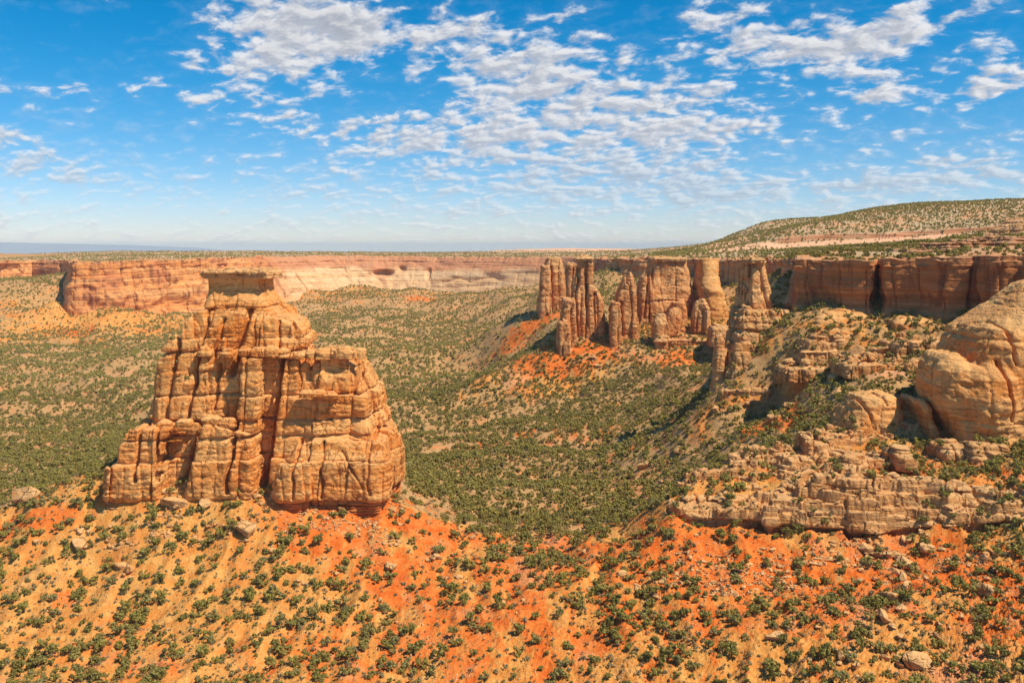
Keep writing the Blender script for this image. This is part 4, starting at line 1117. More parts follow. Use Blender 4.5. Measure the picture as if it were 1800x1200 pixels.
# ---------------- near ledge: caprock bench with domes on it
def ledge_f(X, Y, Z):
    x2, y2 = X[:, :, 0], Y[:, :, 0]
    d2 = pg_sdf(x2, y2, LEDGE_PG)
    d2 = d2 + 2.2 * fbm2(x2 / 14 + 0 * y2, y2 / 14 + 0 * x2, 3, 71)
    xx = x2 + 0 * y2; yy = y2 + 0 * x2
    gh = bil(GZ0, xx, yy)
    n = fbm2(xx / 26, yy / 17, 3, 72)
    n2_ = fbm2(xx / 60 + 7, yy / 40, 2, 73)
    off = 7.5 * n + 5 * n2_ + 3.0 * sstep(-d2, 0, 3) * (1 - sstep(-d2, 14, 30)) - 0.6
    z = gh + off
    s1 = 4.0; q = z / s1 + 0.35 * fbm2(xx / 20, yy / 20, 2, 74); fr = q - np.floor(q)
    top = (np.floor(q) + sstep(fr, 0.72, 1.0)) * s1
    # keep the front edge solid
    top = np.maximum(top, gh + 0.5 - 30 * (sstep(-d2, 15, 20)))
    rimz = gh + 0.0
    a = (Z - top[:, :, None]) * 0.75
    fx = np.array([57, 80, 109, 128, 141, 149, 168, 188, 205, 300.]); fz = np.array([76, 68.5, 66.5, 66.0, 66.6, 68.5, 71.0, 74, 79, 79.])
    zfoot = np.interp(x2, fx, fz)[:, :, None]
    dpt = top[:, :, None] - Z
    uc = 1 - sstep(Z - zfoot, 3.2, 5.2)
    b = d2[:, :, None] + 4.0 * uc
    return np.maximum(a, b)


led = empty('rock_ledge', (P(1450, 930, 350)[0], 350, 66))
tag(led, 'broad broken tan caprock ledge jutting over the orange slope at right', 'rock ledge')
VQ = rock([], 0.5, 0, [62, 67.0, 71.5, 76.2, 80.4, 85.0, 89.4], field=(46, 262, 326, 448, 58, 104, ledge_f), jc=13, jd=2.4, jw=.55, sc=7.5, sd=1.1, lo=.9, bd=1.0, bw=.32, cell=1.2, rough=.9, seed=23, band=5, grow=.6)
add_rock('body', VQ, M_LEDGE, led, (led.location.x, 350, 66))
print('ledge', len(VQ[0]), time.time() - T0)
DK = dict(grow=.5, thin=.25, vox=.5, mat=M_DOME, jc=30, jd=.8, jw=.7, sc=20, sd=.5, lo=.5, bd=.6, bw=.5, cell=.7, rough=1.0)
tower('rock_dome', 'smooth split sandstone dome on the bench, left of the great bulging rock', 'rock dome',
      [mass([(691, 1506, 1570, 436, 462), (697, 1491, 1582, 433, 464), (714, 1480, 1591, 430, 466), (748, 1460, 1595, 426, 468), (775, 1450, 1600, 424, 468)], 9)], 84, bz(432, 722), group='sandstone domes on the bench', seed=24,
      cracks=[(1524, 688, 1534, 755, 428, .5, 2.5), (1560, 690, 1566, 716, 428, .5, 1.8)], **DK)
tower('rock_dome', 'narrow leaning sandstone fin on the bench, between the split dome and the great rock', 'rock dome',
      [mass([(695, 1592, 1624, 424, 446), (703, 1588, 1632, 422, 448), (714, 1589, 1640, 420, 450), (755, 1596, 1653, 416, 452), (785, 1596, 1660, 414, 452)], 5)], 84, bz(432, 730), group='sandstone domes on the bench', seed=25, **DK)
DB = dict(DK); DB.update(jc=24, jd=1.3, sc=40, sd=0.2, lo=.5, cell=.7, bd=.9, bw=.5, vox=.55, rough=1.3)
tower('bulging_rock', 'great smooth bulging sandstone rock with a hollow, at the right edge', 'rock outcrop',
      [mass([(493, 1796, 2050, 425, 458), (500, 1780, 2050, 424, 460), (515, 1762, 2060, 421, 462), (532, 1745, 2070, 418, 464), (560, 1709, 2080, 414, 465), (578, 1681, 2080, 411, 465), (606, 1670, 2080, 405, 465), (640, 1660, 2080, 403, 465), (700, 1655, 2080, 402, 465), (760, 1655, 2080, 400, 465), (850, 1650, 2080, 398, 465)], 15),
       mass([(620, 1640, 1690, 416, 440), (632, 1628, 1700, 412, 442), (648, 1618, 1715, 409, 444), (683, 1614, 1730, 406, 446), (720, 1622, 1730, 404, 446), (755, 1642, 1730, 402, 446), (800, 1650, 1730, 400, 446), (850, 1650, 1730, 400, 446)], 9),
       mass([(640, 1690, 1790, 405, 430), (665, 1678, 1796, 399, 430), (700, 1668, 1798, 396, 430), (738, 1674, 1790, 396, 430), (760, 1690, 1775, 398, 430), (800, 1690, 1770, 394, 430), (850, 1690, 1770, 392, 430)], 14)],
      78, bz(405, 545, 603, 742), seed=26, group=None, kk=3.0, band=9,
      cracks=[(1779, 500, 1777, 640, 408, .5, 3.5), (1777, 640, 1786, 745, 396, .6, 4), (1668, 628, 1664, 745, 398, .8, 2.5)], cav=[(1712, 668, 396, 6, 7, 5, 6.5), (1700, 634, 402, 14, 3, 5, 2.5), (1786, 740, 394, 6, 2, 5, 3)], **DB)
for (u, v, w, h_, Y, sd, lb) in [(1668, 800, 60, 22, 388, 51, 'blocky two-layer slab below the narrow fin'), (1735, 812, 90, 28, 380, 52, 'cross-bedded pale slab at the foot of the great bulging rock'), (1585, 800, 50, 11, 378, 53, 'rounded low block among bushes in the middle of the bench'), (1500, 830, 62, 26, 376, 54, 'low dark-fronted block beside a juniper on the bench'),
                                 (1418, 778, 30, 16, 404, 55, 'small knob with a flat top at the left end of the bench'), (1468, 880, 46, 40, 362, 56, 'rounded tan boulder-like block at the ledge front'), (1240, 850, 60, 22, 392, 57, 'pale tilted slab at the left tip of the ledge'),
                                 (1570, 895, 150, 46, 358, 58, 'long smooth tilted slab along the ledge front'), (1750, 905, 60, 36, 350, 59, 'stacked pale blocks near the right edge of the ledge')]:
    ha = zrow(v, Y); 
    tower('rock_block', lb, 'rock block', [mass([(v - h_, u - w * .42, u + w * .42, Y + 3, Y + 14), (v - h_ * .4, u - w * .5, u + w * .5, Y, Y + 17), (v + 20, u - w * .5, u + w * .5, Y - 1, Y + 18)], 3)], zrow(v + 20, Y) - 2, bz(Y, v - h_ * .62, v - h_ * .25), mat=M_LEDGE, vox=.42, seed=sd, jc=9, jd=.9, jw=.5, sc=6, sd=.4, lo=.6, bd=.8, bw=.3, cell=.8, rough=.7, group='rock blocks on the near bench', band=4)
print('domes', time.time() - T0)

# ------------------------------------------------------------------ far plain, mountain tinted haze-blue
mk_far = bpy.data.materials.new('far_soil_haze_tint'); mk_far.use_nodes = True
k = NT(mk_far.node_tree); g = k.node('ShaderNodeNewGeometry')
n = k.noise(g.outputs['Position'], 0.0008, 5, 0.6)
finish(k, k.mix(n, (0.24, 0.28, 0.33), (0.31, 0.34, 0.38)))  # grey-blue shale tone, with part of the distance haze put into the base colour
xs = np.linspace(-40000, 40000, 41); ys = np.concatenate([np.linspace(-3000, 8500, 12), np.linspace(9500, 45000, 30)])
gx, gy = np.meshgrid(xs, ys, indexing='ij')
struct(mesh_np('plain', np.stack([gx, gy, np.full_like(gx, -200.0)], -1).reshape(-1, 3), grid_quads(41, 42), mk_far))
us = np.linspace(-900, 420, 200); Ym = np.linspace(26000, 38000, 60)
gu, gY = np.meshgrid(us, Ym, indexing='ij')
ridge = np.interp(gu, [-900, -200, 0, 150, 250, 345, 400, 420], [424, 425, 425.5, 429, 431.5, 435, 441, 452])
hx_ = CAM_Z - (ridge - HV) / F * 30000 + 200
t = np.clip(1 - np.abs(gY - 30500) / 4500, 0, 1) ** 0.7
gx = (gu - 900) / F * gY
gz = -201 + hx_ * t * (1 + 0.25 * (1 - t) * fbm2(gx / 900, gY / 900, 4, 81))
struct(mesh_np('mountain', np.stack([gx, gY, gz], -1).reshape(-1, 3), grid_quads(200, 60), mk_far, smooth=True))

# ------------------------------------------------------------------ helpers to stand things on the ground
def drop(x, y, zg):
    """height of the topmost rock surface above (x, y), or the ground"""
    best = zg
    for b in ROCK_BVH:
        h_ = b.ray_cast(Vector((x, y, 400)), Vector((0, 0, -1)))
        if h_[0] is not None and h_[0].z > best: best = h_[0].z
    return best


# ------------------------------------------------------------------ boulders
def boulder_mesh(seed):
    rs_ = np.random.RandomState(seed)
    bm = bmesh.new()
    sx_, sy_, sz_ = 1, rs_.uniform(.6, .9), rs_.uniform(.45, .75)
    for i in range(16):
        p_ = rs_.normal(size=3); p_ /= np.linalg.norm(p_) ** 0.9; p_ = np.sign(p_) * np.abs(p_) ** 0.7
        bm.verts.new((p_[0] * sx_ * .55, p_[1] * sy_ * .55, p_[2] * sz_ * .55))
    r_ = bmesh.ops.convex_hull(bm, input=bm.verts)
    bmesh.ops.delete(bm, geom=[v for v in bm.verts if not v.link_faces], context='VERTS')
    bmesh.ops.bevel(bm, geom=bm.edges[:], offset=0.022, segments=1, affect='EDGES')
    bmesh.ops.triangulate(bm, faces=bm.faces[:])
    bmesh.ops.subdivide_edges(bm, edges=bm.edges[:], cuts=1)
    for v in bm.verts:
        c_ = v.co
        v.co += v.normal * 0.05 * float(fbm3(np.array([c_.x * 3.0 + seed]), np.array([c_.y * 3.0]), np.array([c_.z * 3.0]), 2, 5)[0])
    zmin = min(v.co.z for v in bm.verts)
    for v in bm.verts: v.co.z -= zmin + 0.12
    me_ = bpy.data.meshes.new('boulder'); bm.to_mesh(me_); bm.free()
    me_.materials.append(M_CAP)
    return me_


BMESH = [boulder_mesh(100 + i) for i in range(10)]
BREG = {'left': ('tan sandstone boulder among bushes on the slope below the butte', 'boulders below the butte'),
        'mid': ('pale boulder lying on the orange saddle between butte and ledge', 'boulders on the orange saddle'),
        'right': ('angular sandstone boulder on the orange slope under the ledge', 'boulders under the ledge'),
        'far': ('pale boulder on the bushy slope below the far towers', 'boulders on the far slopes')}


def put_boulder(u, v, wpx, rs_, label=None, grp=None, mesh=None):
    x, y, z = hit(u, v)
    o = bpy.data.objects.new('boulder', mesh or BMESH[rs_.randint(10)]); C.objects.link(o)
    s_ = wpx / F * y / 1.0
    o.location = (x, y, z); o.rotation_euler = (rs_.uniform(-.25, .25), rs_.uniform(-.25, .25), rs_.uniform(0, 6.28))
    o.scale = (s_, s_ * rs_.uniform(.8, 1.1), s_ * rs_.uniform(.75, 1.15))
    reg = 'far' if y > 480 else ('left' if u < 600 else ('mid' if u < 1130 else 'right'))
    if label: tag(o, label, 'boulder')
    else: tag(o, BREG[reg][0], 'boulder', BREG[reg][1])
    return o


rs = np.random.RandomState(8)
for (u, v, w, lb) in [(430, 935, 44, 'largest tan boulder, flat-topped, on the bare slope below the butte middle'), (687, 998, 26, 'upright pale boulder alone on the orange slope below the butte right end'),
                      (1565, 1060, 38, 'tall square-faced boulder in the centre of the orange slope under the ledge'), (1362, 1122, 36, 'brightest white boulder at lower right with a dark hollow beside it'),
                      (1612, 1168, 46, 'big rounded layered boulder near the bottom right'), (1735, 1043, 40, 'wide flat-faced boulder near the right edge of the slope'), (1553, 1090, 26, 'low boulder just below the square-faced one'),
                      (1480, 1158, 24, 'flat boulder half hidden by a grey bush near the bottom'), (45, 880, 44, 'cracked orange boulder in the valley at the far left'), (140, 962, 34, 'long pale slab on the far left slope'), (1597, 1000, 40, 'grey-tan slab leaning in rubble right under the ledge'),
                      (212, 998, 26, 'tan boulder topping the small rock pile at left'), (228, 1006, 22, 'white-sided boulder at the right of the small left rock pile'), (305, 890, 44, 'long broken slab just below the left foot of the butte'), (360, 885, 34, 'tilted slab leaning below the butte centre'), (426, 868, 36, 'rounded block wedged against the foot of the butte'),
                      (1193, 797, 20, 'pale boulder on the valley slope left of the domes, upper one'), (1133, 822, 22, 'flat pale boulder in the bushy valley left of the ledge'), (1042, 632, 14, 'tan boulder on the orange patch under the fluted tower'), (1052, 644, 14, 'wedge boulder just below the one under the fluted tower'), (1388, 716, 20, 'rounded grey boulder above the orange streak'), (1420, 650, 26, 'grey boulder among bushes below the shaded wall')]:
    put_boulder(u, v, w, rs, lb)
clusters = [(1570, 975, 60, 25, 24, 22), (1590, 1010, 60, 30, 14, 18), (1480, 1100, 90, 40, 40, 12), (1450, 1160, 110, 30, 30, 13), (1650, 1090, 120, 60, 34, 15), (1120, 1035, 40, 20, 18, 15), (1220, 960, 60, 30, 18, 10), (1400, 985, 60, 20, 24, 8), (1290, 1050, 70, 50, 26, 11),
            (770, 1000, 50, 35, 22, 12), (215, 1005, 28, 14, 10, 11), (340, 900, 110, 40, 26, 12), (500, 960, 90, 60, 22, 10), (620, 1040, 60, 30, 10, 9), (880, 1080, 120, 60, 20, 8), (1000, 980, 80, 20, 12, 9), (150, 950, 100, 40, 16, 11), (1180, 800, 80, 40, 12, 9), (1040, 640, 60, 20, 12, 7), (1340, 730, 80, 30, 14, 9), (1760, 990, 50, 40, 14, 14), (1600, 1170, 120, 25, 20, 16), (300, 868, 90, 9, 16, 15), (450, 878, 80, 8, 18, 15), (620, 900, 70, 7, 16, 12), (1520, 620, 110, 36, 26, 24), (1420, 660, 60, 24, 14, 22), (1330, 720, 60, 16, 12, 14)]
for (u, v, ru, rv, n_, w) in clusters:
    for i in range(int(n_ * .50)):
        uu, vv = u + rs.normal() * ru * .6, v + rs.normal() * rv * .6
        if not (-30 < uu < 1830 and vv < 1215): continue
        put_boulder(uu, vv, w * rs.uniform(.45, 1.3), rs)
tv = []
for m_ in BMESH[:5]:
    vv_ = np.zeros(len(m_.vertices) * 3); m_.vertices.foreach_get('co', vv_)
    hb = bmesh.new(); hb.from_mesh(m_); hr = bmesh.ops.convex_hull(hb, input=hb.verts)
    rr_ = np.random.RandomState(len(tv) + 3); pp_ = rr_.normal(size=(9, 3)); pp_ /= np.linalg.norm(pp_, axis=1)[:, None]; pp_ *= (.55, .42, .32)
    hb.free(); hb = bmesh.new()
    for p_ in pp_: hb.verts.new(p_)
    bmesh.ops.convex_hull(hb, input=hb.verts); bmesh.ops.triangulate(hb, faces=hb.faces[:])
    hb.verts.ensure_lookup_table(); hb.verts.index_update()
    tv.append((np.array([v.co[:] for v in hb.verts]), np.zeros((0, 4), int), np.array([[v.index for v in f.verts] for f in hb.faces]))); hb.free()
RUB = tv
rs = np.random.RandomState(9)
tower('red_mound', 'small craggy red rock mound on the plateau at the right edge', 'rock mound', [mass([(379, 1800, 1860, 700, 730), (388, 1778, 1880, 695, 735), (398, 1762, 1890, 690, 738), (412, 1745, 1900, 686, 740), (425, 1735, 1900, 684, 740)], 5)], 178, bz(700, 386, 393, 400, 408), mat=M_TOWER, vox=.75, seed=61, jc=7, jd=1.6, sc=5, sd=.8, lo=1.0, bd=1.0, cell=1.2, group=None)
print('boulders', time.time() - T0)

# ------------------------------------------------------------------ vegetation
def bush_proto(n_leaf, leaf, seed, squat=0.85):
    """leaf clumps spread through an uneven crown of about unit radius, standing on z = 0"""
    r_ = np.random.RandomState(seed)
    nc = r_.randint(5, 11); tall = r_.uniform(.75, 1.35)
    cc_ = r_.normal(size=(nc, 3)) * (r_.uniform(.30, .52), r_.uniform(.30, .52), 0.24 * tall) + (0, 0, 0.72 * squat * tall)
    cr_ = r_.uniform(0.22, 0.50, nc)
    V_, Q_ = [], []
    for i in range(n_leaf):
        c_ = r_.randint(nc); dd = r_.normal(size=3); dd /= np.linalg.norm(dd)
        if dd[2] < -0.5: dd[2] *= -1
        p_ = cc_[c_] + dd * cr_[c_] * r_.uniform(.65, 1.05)
        p_[2] = max(p_[2], 0.05)
        nrm = dd + r_.normal(size=3) * .55; nrm /= np.linalg.norm(nrm)
        a_ = np.cross(nrm, r_.normal(size=3)); a_ /= np.linalg.norm(a_); b_ = np.cross(nrm, a_)
        l_ = leaf * r_.uniform(.6, 1.3)
        k0 = len(V_)
        V_ += [p_ - a_ * l_ * .6, p_ - b_ * l_ * .5 + a_ * .1 * l_, p_ + a_ * l_ * .6, p_ + b_ * l_ * .5]
        Q_.append((k0, k0 + 1, k0 + 2, k0 + 3))
    # an inner mass of clumps so that the crown is dense in its middle
    ic_v = np.array([(0, 0, 1), (.89, 0, .45), (.28, .85, .45), (-.72, .53, .45), (-.72, -.53, .45), (.28, -.85, .45), (.72, .53, -.45), (-.28, .85, -.45), (-.89, 0, -.45), (-.28, -.85, -.45), (.72, -.53, -.45), (0, 0, -1)])
    ic_f = [(0, 1, 2), (0, 2, 3), (0, 3, 4), (0, 4, 5), (0, 5, 1), (1, 6, 2), (2, 7, 3), (3, 8, 4), (4, 9, 5), (5, 10, 1), (6, 7, 2), (7, 8, 3), (8, 9, 4), (9, 10, 5), (10, 6, 1), (11, 7, 6), (11, 8, 7), (11, 9, 8), (11, 10, 9), (11, 6, 10)]
    T_ = []
    for c_ in range(nc if n_leaf > 30 else min(nc, 3)):
        k0 = len(V_); sc_ = cr_[c_] * (.72 if n_leaf > 30 else 1.1)
        V_ += list(cc_[c_] * (1 if n_leaf > 30 else .8) + ic_v * sc_ * r_.uniform(.75, 1.15, (12, 1)))
        T_ += [(a + k0, b + k0, c + k0) for a, b, c in ic_f]
    V_ = np.array(V_); V_[:, 2] = np.maximum(V_[:, 2], -0.1)
    return V_, np.array(Q_) if Q_ else np.zeros((0, 4), int), np.array(T_)


def trunk_proto(seed):
    """short twisted tapering trunk with two or three limbs"""
    r_ = np.random.RandomState(seed); V_, Q_ = [], []
    def limb(p, q, r0, r1):
        k0 = len(V_); p = np.array(p); q = np.array(q); ax = q - p; ax = ax / np.linalg.norm(ax)
        a_ = np.cross(ax, (0.3, 1, 0.1)); a_ /= np.linalg.norm(a_); b_ = np.cross(ax, a_)
        for pp, rr in ((p, r0), ((p + q) / 2 + r_.normal(size=3) * .04, (r0 + r1) / 2), (q, r1)):
            for j in range(5):
                an = j * 2 * math.pi / 5; V_.append(pp + (a_ * math.cos(an) + b_ * math.sin(an)) * rr)
        for s_ in range(2):
            for j in range(5):
                Q_.append((k0 + s_ * 5 + j, k0 + s_ * 5 + (j + 1) % 5, k0 + s_ * 5 + 5 + (j + 1) % 5, k0 + s_ * 5 + 5 + j))
    limb((0, 0, -.2), (.05, 0, .45), .10, .07)
    for j in range(3):
        an = r_.uniform(0, 6.28); limb((.05, 0, .35), (math.cos(an) * .45, math.sin(an) * .45, .85), .055, .02)
    return np.array(V_), np.array(Q_)


def stamp(protos, idx, pos, scl, rotz, name, mat, rnd):
    """one mesh made of many bushes"""
    VV, QQ, TT_, RR = [], [], [], []; off = 0
    for pi in range(len(protos)):
        m_ = idx == pi
        if not m_.any(): continue
        v, q, t = protos[pi]; n_ = m_.sum()
        c_, s_ = np.cos(rotz[m_]), np.sin(rotz[m_])
        x = (v[None, :, 0] * c_[:, None] - v[None, :, 1] * s_[:, None]) * scl[m_, None] + pos[m_, 0:1]
        y = (v[None, :, 0] * s_[:, None] + v[None, :, 1] * c_[:, None]) * scl[m_, None] + pos[m_, 1:2]
        z = v[None, :, 2] * scl[m_, None] + pos[m_, 2:3]
        VV.append(np.stack([x, y, z], -1).reshape(-1, 3))
        o_ = off + np.arange(n_)[:, None, None] * len(v)
        if len(q): QQ.append((q[None] + o_).reshape(-1, 4))
        if len(t): TT_.append((t[None] + o_).reshape(-1, 3))
        RR.append(np.repeat(rnd[m_], len(v))); off += n_ * len(v)
    o = mesh_np(name, np.concatenate(VV), np.concatenate(QQ) if QQ else None, mat, T=np.concatenate(TT_) if TT_ else None, attrs={'rnd': np.concatenate(RR)})
    return o


def stones(n_, y0, y1, smin, smax):
    y_ = np.sqrt(rs.uniform(y0 * y0, y1 * y1, n_)); x_ = rs.uniform(-.7, .75, n_) * y_
    z_ = bil(GZ, x_, y_); d_ = fbm2(x_ / 18, y_ / 26, 3, 401) + .35 * fbm2(x_ / 5, y_ / 5, 2, 402)
    k_ = d_ > rs.uniform(.0, .45, n_); return x_[k_], y_[k_], z_[k_], smin + (smax - smin) * rs.uniform(size=k_.sum()) ** 3


xa, ya, za, ra = stones(26000, 205, 440, .35, 1.9); xb, yb_, zb, rb = stones(16000, 440, 1000, .8, 3.2)
for (u0_, u1_, y0_, y1_, n_) in ((185, 705, 368, 394, 2600), (1180, 1790, 318, 347, 2600), (980, 1250, 905, 950, 500), (1255, 1450, 520, 560, 400)):
    yy_ = rs.uniform(y0_, y1_, n_); xx_ = (rs.uniform(u0_, u1_, n_) - 900) / F * yy_
    k_ = fbm2(xx_ / 9, yy_ / 9, 2, 403) > -.1
    xb = np.concatenate([xb, xx_[k_]]); yb_ = np.concatenate([yb_, yy_[k_]]); zb = np.concatenate([zb, bil(GZ, xx_[k_], yy_[k_])]); rb = np.concatenate([rb, .4 + 3.0 * rs.uniform(size=k_.sum()) ** 3])
xa = np.concatenate([xa, xb]); ya = np.concatenate([ya, yb_]); za = np.concatenate([za, zb]); ra = np.concatenate([ra, rb])
o = stamp(RUB, rs.randint(0, 5, len(xa)), np.stack([xa, ya, za], 1), ra, rs.uniform(0, 6.28, len(xa)), 'rubble', M_CAP, rs.uniform(size=len(xa)))
o['kind'] = 'stuff'
NEARP = [bush_proto((200, 150, 230, 110)[i % 4], (.20, .18)[i % 2], 200 + i) for i in range(11)]
MIDP = [bush_proto(46, .36, 220 + i) for i in range(6)]
FARP = [bush_proto(5, .55, 240 + i) for i in range(6)]
rs = np.random.RandomState(21)


def scatter(n_, y0, y1, amin, amax):
    """uniform over the ground between two distances"""
    y = np.sqrt(rs.uniform(y0 * y0, y1 * y1, n_)); a = rs.uniform(amin, amax, n_)
    return a * y, y


def relax(x, y, dmin):
    """thin out pairs that stand too close, by a coarse grid"""
    key = np.floor(x / dmin).astype(np.int64) * 1000003 + np.floor(y / dmin).astype(np.int64)
    _, i = np.unique(key, return_index=True)
    return np.sort(i)


def org_at(x, y): return bil(ORG, x, y)


def density(x, y, z):
    n1 = fbm2(x / 60, y / 60, 3, 301); n2_ = fbm2(x / 220, y / 260, 3, 302)
    dr = np.abs(fbm2(x / 85 + 2, y / 110, 3, 303))
    d = 0.58 + 0.62 * n1 + 0.45 * n2_ + 0.40 * np.clip(1 - dr * 7, 0, 1) * (y > 440)
    d = d * (1 - 0.50 * np.clip(org_at(x, y), 0, 1))
    d = d + 0.22 * (1 - sstep(y, 270, 330))
    return np.clip(d, 0.03, 1)


RX0, RX1 = -0.72, 0.80
# ---- near and middle ground
x, y = scatter(15000, 205, 470, RX0, RX1)
z = bil(GZ, x, y)
kp = rs.uniform(size=len(x)) < density(x, y, z) * 1.8 + .10
# fewer on the bare apron at the foot of the butte
ub = x / y * F + 900
kp &= ~((y > 365) & (ub > 500) & (ub < 800) & (rs.uniform(size=len(x)) < .75))
kp &= ~((ub > 1180) & (ub < 1700) & (y > 318) & (y < 350) & (rs.uniform(size=len(x)) < .45))
x, y, z = x[kp], y[kp], z[kp]
i = relax(x, y, 2.1); x, y, z = x[i], y[i], z[i]
gx_, gy_, gz_ = [], [], []
for a, b, c in zip(x, y, z):
    h_ = drop(a, b, c)
    if h_ > c + 0.3:
        if h_ > float(bil(GZ0, np.array([a]), np.array([b]))[0]) + 7 and b < 470: continue
        elif rs.uniform() > .55: continue
    gx_.append(a); gy_.append(b); gz_.append(h_)
x, y, z = np.array(gx_), np.array(gy_), np.array(gz_)
# a few named places in the photograph: bushes on the butte ledges and the dark trees at the right edge
extra_b = []
for (u, Y, w) in [(303, 402, 3), (312, 400, 2.2), (328, 398, 2.5), (284, 400, 2), (372, 399, 1.6), (700, 396, 3)]:
    a = (u - 900) / F * Y; extra_b.append((a, Y, drop(a, Y, float(bil(GZ, np.array([a]), np.array([Y]))[0])), w * .5))
for q_ in range(46):
    u = rs.uniform(1735, 1850); Y = rs.uniform(340, 400)
    a = (u - 900) / F * Y; h_ = drop(a, Y, float(bil(GZ, np.array([a]), np.array([Y]))[0]))
    if h_ < 108: extra_b.append((a, Y, h_, rs.uniform(1.6, 2.8)))
big = rs.uniform(size=len(x)) < 0.42
rad = np.where(big, rs.uniform(1.15, 2.7, len(x)) * (0.9 + 0.25 * rs.uniform(size=len(x))), rs.uniform(0.5, 1.15, len(x)))
x = np.concatenate([x, [e[0] for e in extra_b]]); y = np.concatenate([y, [e[1] for e in extra_b]]); z = np.concatenate([z, [e[2] for e in extra_b]]); rad = np.concatenate([rad, [e[3] for e in extra_b]])
sage = (rad < 1.2) & (rs.uniform(size=len(x)) < .75)
jun = ~sage
ut = x / y * F + 900; vt_ = HV + (CAM_Z - z) / y * F
vis = (ut > -10) & (ut < 1810) & (vt_ < 1215)
score = np.where(jun & vis, rad / y, 0)
top = np.argsort(-score)[:300]
ism = np.zeros(len(x), bool); ism[top] = True
PB = []
for i_, (v, q, t) in enumerate(NEARP):
    m_ = mesh_np('crown', v, q, M_JUN, T=t); tr = mesh_np('trunk', *trunk_proto(400 + i_), M_BARK)
    PB.append((m_.data, tr.data)); bpy.data.objects.remove(m_); bpy.data.objects.remove(tr)
JREG = {'left': ('bushy green juniper on the tan slope below and left of the butte', 'junipers below the butte'),
        'mid': ('rounded green juniper on the orange saddle in the bottom middle', 'junipers on the orange saddle'),
        'right': ('dark green juniper among boulders on the slope under the near ledge', 'junipers under the ledge'),
        'bench': ('dark green juniper growing on top of the near rock bench', 'junipers on the bench'),
        'back': ('green juniper in the valley behind the saddle crest', 'junipers behind the saddle')}
for i_ in top:
    t_ = empty('juniper', (x[i_], y[i_], z[i_] - .1))
    t_.rotation_euler = (0, 0, rs.uniform(0, 6.28)); s_ = rad[i_]; t_.scale = (s_ * rs.uniform(.9, 1.1), s_ * rs.uniform(.9, 1.1), s_ * rs.uniform(.85, 1.2))
    u_ = ut[i_]
    reg = 'back' if y[i_] > 400 and u_ < 1150 else ('left' if u_ < 560 else ('mid' if u_ < 1080 else ('right' if vt_[i_] > 945 else 'bench')))
    tag(t_, JREG[reg][0], 'juniper', JREG[reg][1])
    cm, tm = PB[rs.randint(len(PB))]
    for nm, dm in (('crown', cm), ('trunk', tm)):
        o = bpy.data.objects.new(nm, dm); C.objects.link(o); o.parent = t_
rest = jun & ~ism
jx, jy, jz, jr = [x[rest]], [y[rest]], [z[rest]], [rad[rest]]; jn = rest.sum()
nidx = rs.randint(0, len(NEARP), jn)
o = stamp(NEARP, nidx, np.stack([x[rest], y[rest], z[rest] - .1], 1), rad[rest], rs.uniform(0, 6.28, jn), 'juniper_scrub', M_JUN, rs.uniform(size=jn))
o['kind'] = 'stuff'
sx_, sy_, sz_, sr_ = x[sage], y[sage], z[sage], rad[sage]
# very small tufts and low sage between them
tx_, ty_ = scatter(19000, 205, 460, RX0, RX1); tz_ = bil(GZ, tx_, ty_)
kp = (rs.uniform(size=len(tx_)) < 0.3 + 0.6 * density(tx_, ty_, tz_))
tx_, ty_, tz_ = tx_[kp], ty_[kp], tz_[kp]
sx_ = np.concatenate([sx_, tx_]); sy_ = np.concatenate([sy_, ty_]); sz_ = np.concatenate([sz_, tz_]); sr_ = np.concatenate([sr_, rs.uniform(.18, .55, len(tx_))])
o = stamp(MIDP, rs.randint(0, len(MIDP), len(sx_)), np.stack([sx_, sy_, sz_ - .05], 1), sr_, rs.uniform(0, 6.28, len(sx_)), 'sagebrush', M_SAGE, rs.uniform(size=len(sx_)))
o['kind'] = 'stuff'
print('near veg', len(x), jn, time.time() - T0)
# ---- valley
def keep_field(x, y, z, mul):
    return rs.uniform(size=len(x)) < np.clip(density(x, y, z) * mul, 0, 1)


x, y = scatter(90000, 455, 1000, RX0, RX1); z = bil(GZ, x, y); kp = keep_field(x, y, z, np.where(x / y * F + 900 > 1180, 1.7, 1.2)); x, y, z = x[kp], y[kp], z[kp]
i = relax(x, y, 3.0); x, y, z = x[i], y[i], z[i]
ok = np.ones(len(x), bool)
ub = x / y * F + 900
for i_ in np.nonzero(ub > 960)[0]:
    h_ = drop(x[i_], y[i_], z[i_])
    if h_ > z[i_] + .3:
        if h_ > z[i_] + 14: ok[i_] = False
        elif rs.uniform() > .4: ok[i_] = False
        z[i_] = h_
ok &= ~inside(x, y, poly)
x, y, z = x[ok], y[ok], z[ok]; r_ = (0.8 + 2.1 * rs.uniform(size=len(x)) ** 1.3) * np.where(ub[ok] > 1150, 0.9, 1.0)
o = stamp(MIDP, rs.randint(0, len(MIDP), len(x)), np.stack([x, y, z - .2], 1), r_, rs.uniform(0, 6.28, len(x)), 'valley_scrub', M_JUN, rs.uniform(size=len(x)))
o['kind'] = 'stuff'
print('valley', len(x), time.time() - T0)
x, y = scatter(150000, 1000, 2650, RX0, 0.45); z = bil(GZ, x, y)
kp = keep_field(x, y, z, np.where(z < 38, 1.45, .75)) & ~inside(x, y, poly); x, y, z = x[kp], y[kp], z[kp]
r_ = rs.uniform(1.2, 3.2, len(x))
o = stamp(FARP, rs.randint(0, len(FARP), len(x)), np.stack([x, y, z - .2], 1), r_, rs.uniform(0, 6.28, len(x)), 'far_scrub', M_JUN, rs.uniform(size=len(x)))
o['kind'] = 'stuff'
print('far', len(x), time.time() - T0)
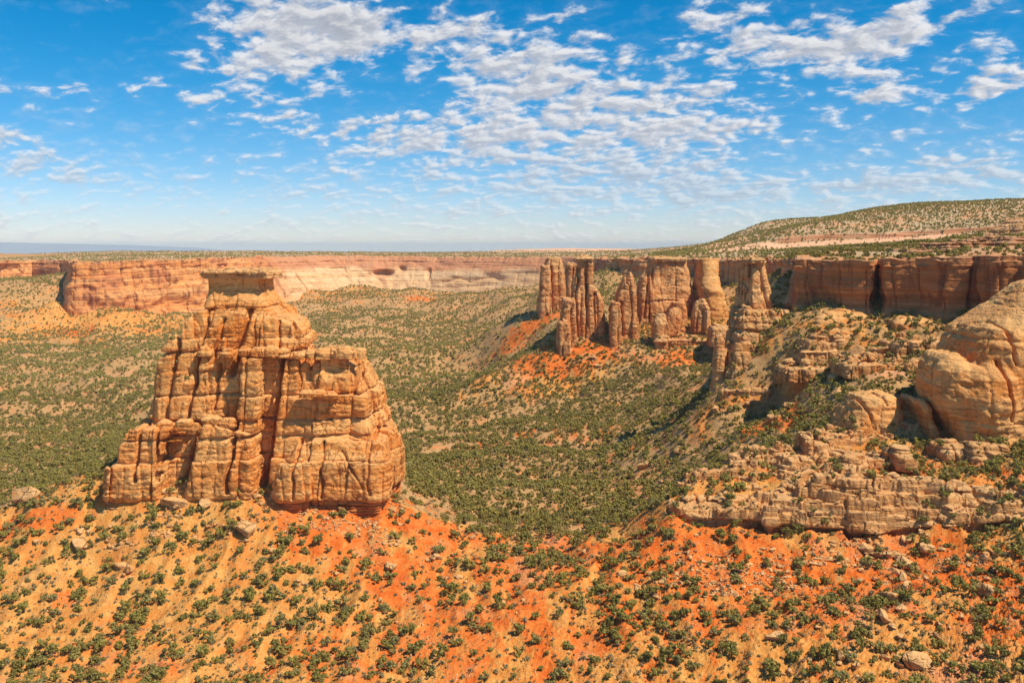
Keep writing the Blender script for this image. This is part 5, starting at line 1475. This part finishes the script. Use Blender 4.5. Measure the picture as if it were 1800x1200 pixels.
# ---- on the plateau
x, y = scatter(70000, 470, 4300, -0.75, 0.75)
w_ = 1.0 / (1 + (y / 1500) ** 2)
kp = inside(x, y, poly); x, y = x[kp], y[kp]
x2, y2 = scatter(26000, 470, 1900, 0.15, 0.80); kp = inside(x2, y2, poly); x = np.concatenate([x, x2[kp]]); y = np.concatenate([y, y2[kp]])
z = plateau_h(x, y)
uu = x / y * F + 900
n1 = fbm2(x / 80, y / 80, 3, 305)
sl = np.maximum(sstep(uu, 1230, 1260) * (1 - sstep(uu, 1650, 1760)) * sstep(y, 1240 - 0.2 * (uu - 1300), 1300 - 0.2 * (uu - 1300)) * (1 - sstep(y - (1405 - 0.22 * (uu - 1380)), -6, 4)), 0)
kp = rs.uniform(size=len(x)) < np.clip((.95 + .6 * n1) * (1 - .93 * sl), 0.04, 1)
x, y, z = x[kp], y[kp], z[kp]
r_ = rs.uniform(1.1, 2.8, len(x))
nearp = y < 1100
for m_, pr, nm in ((nearp, MIDP, 'plateau_scrub'), (~nearp, FARP, 'plateau_scrub')):
    o = stamp(pr, rs.randint(0, len(pr), m_.sum()), np.stack([x[m_], y[m_], z[m_] - .3], 1), r_[m_], rs.uniform(0, 6.28, m_.sum()), nm, M_JUN, rs.uniform(size=m_.sum()))
    o['kind'] = 'stuff'
print('plateau veg', len(x), time.time() - T0)

# ------------------------------------------------------------------ the air
hz = bpy.data.materials.new('haze'); hz.use_nodes = True
k = NT(hz.node_tree)
pv = k.node('ShaderNodeVolumePrincipled'); pv.inputs['Color'].default_value = (0.84, 0.94, 1.0, 1); pv.inputs['Density'].default_value = 2.6e-5; pv.inputs['Anisotropy'].default_value = -0.3
ou = k.node('ShaderNodeOutputMaterial'); k.l.new(pv.outputs[0], ou.inputs['Volume'])
bm = bmesh.new(); bmesh.ops.create_cube(bm, size=1.0)
for v in bm.verts: v.co = Vector((v.co.x * 82000, v.co.y * 50000 + 21500, v.co.z * 494 + 46))
me = bpy.data.meshes.new('haze'); bm.to_mesh(me); bm.free(); me.materials.append(hz)
o = bpy.data.objects.new('haze', me); C.objects.link(o); o['kind'] = 'stuff'
print('total', time.time() - T0)
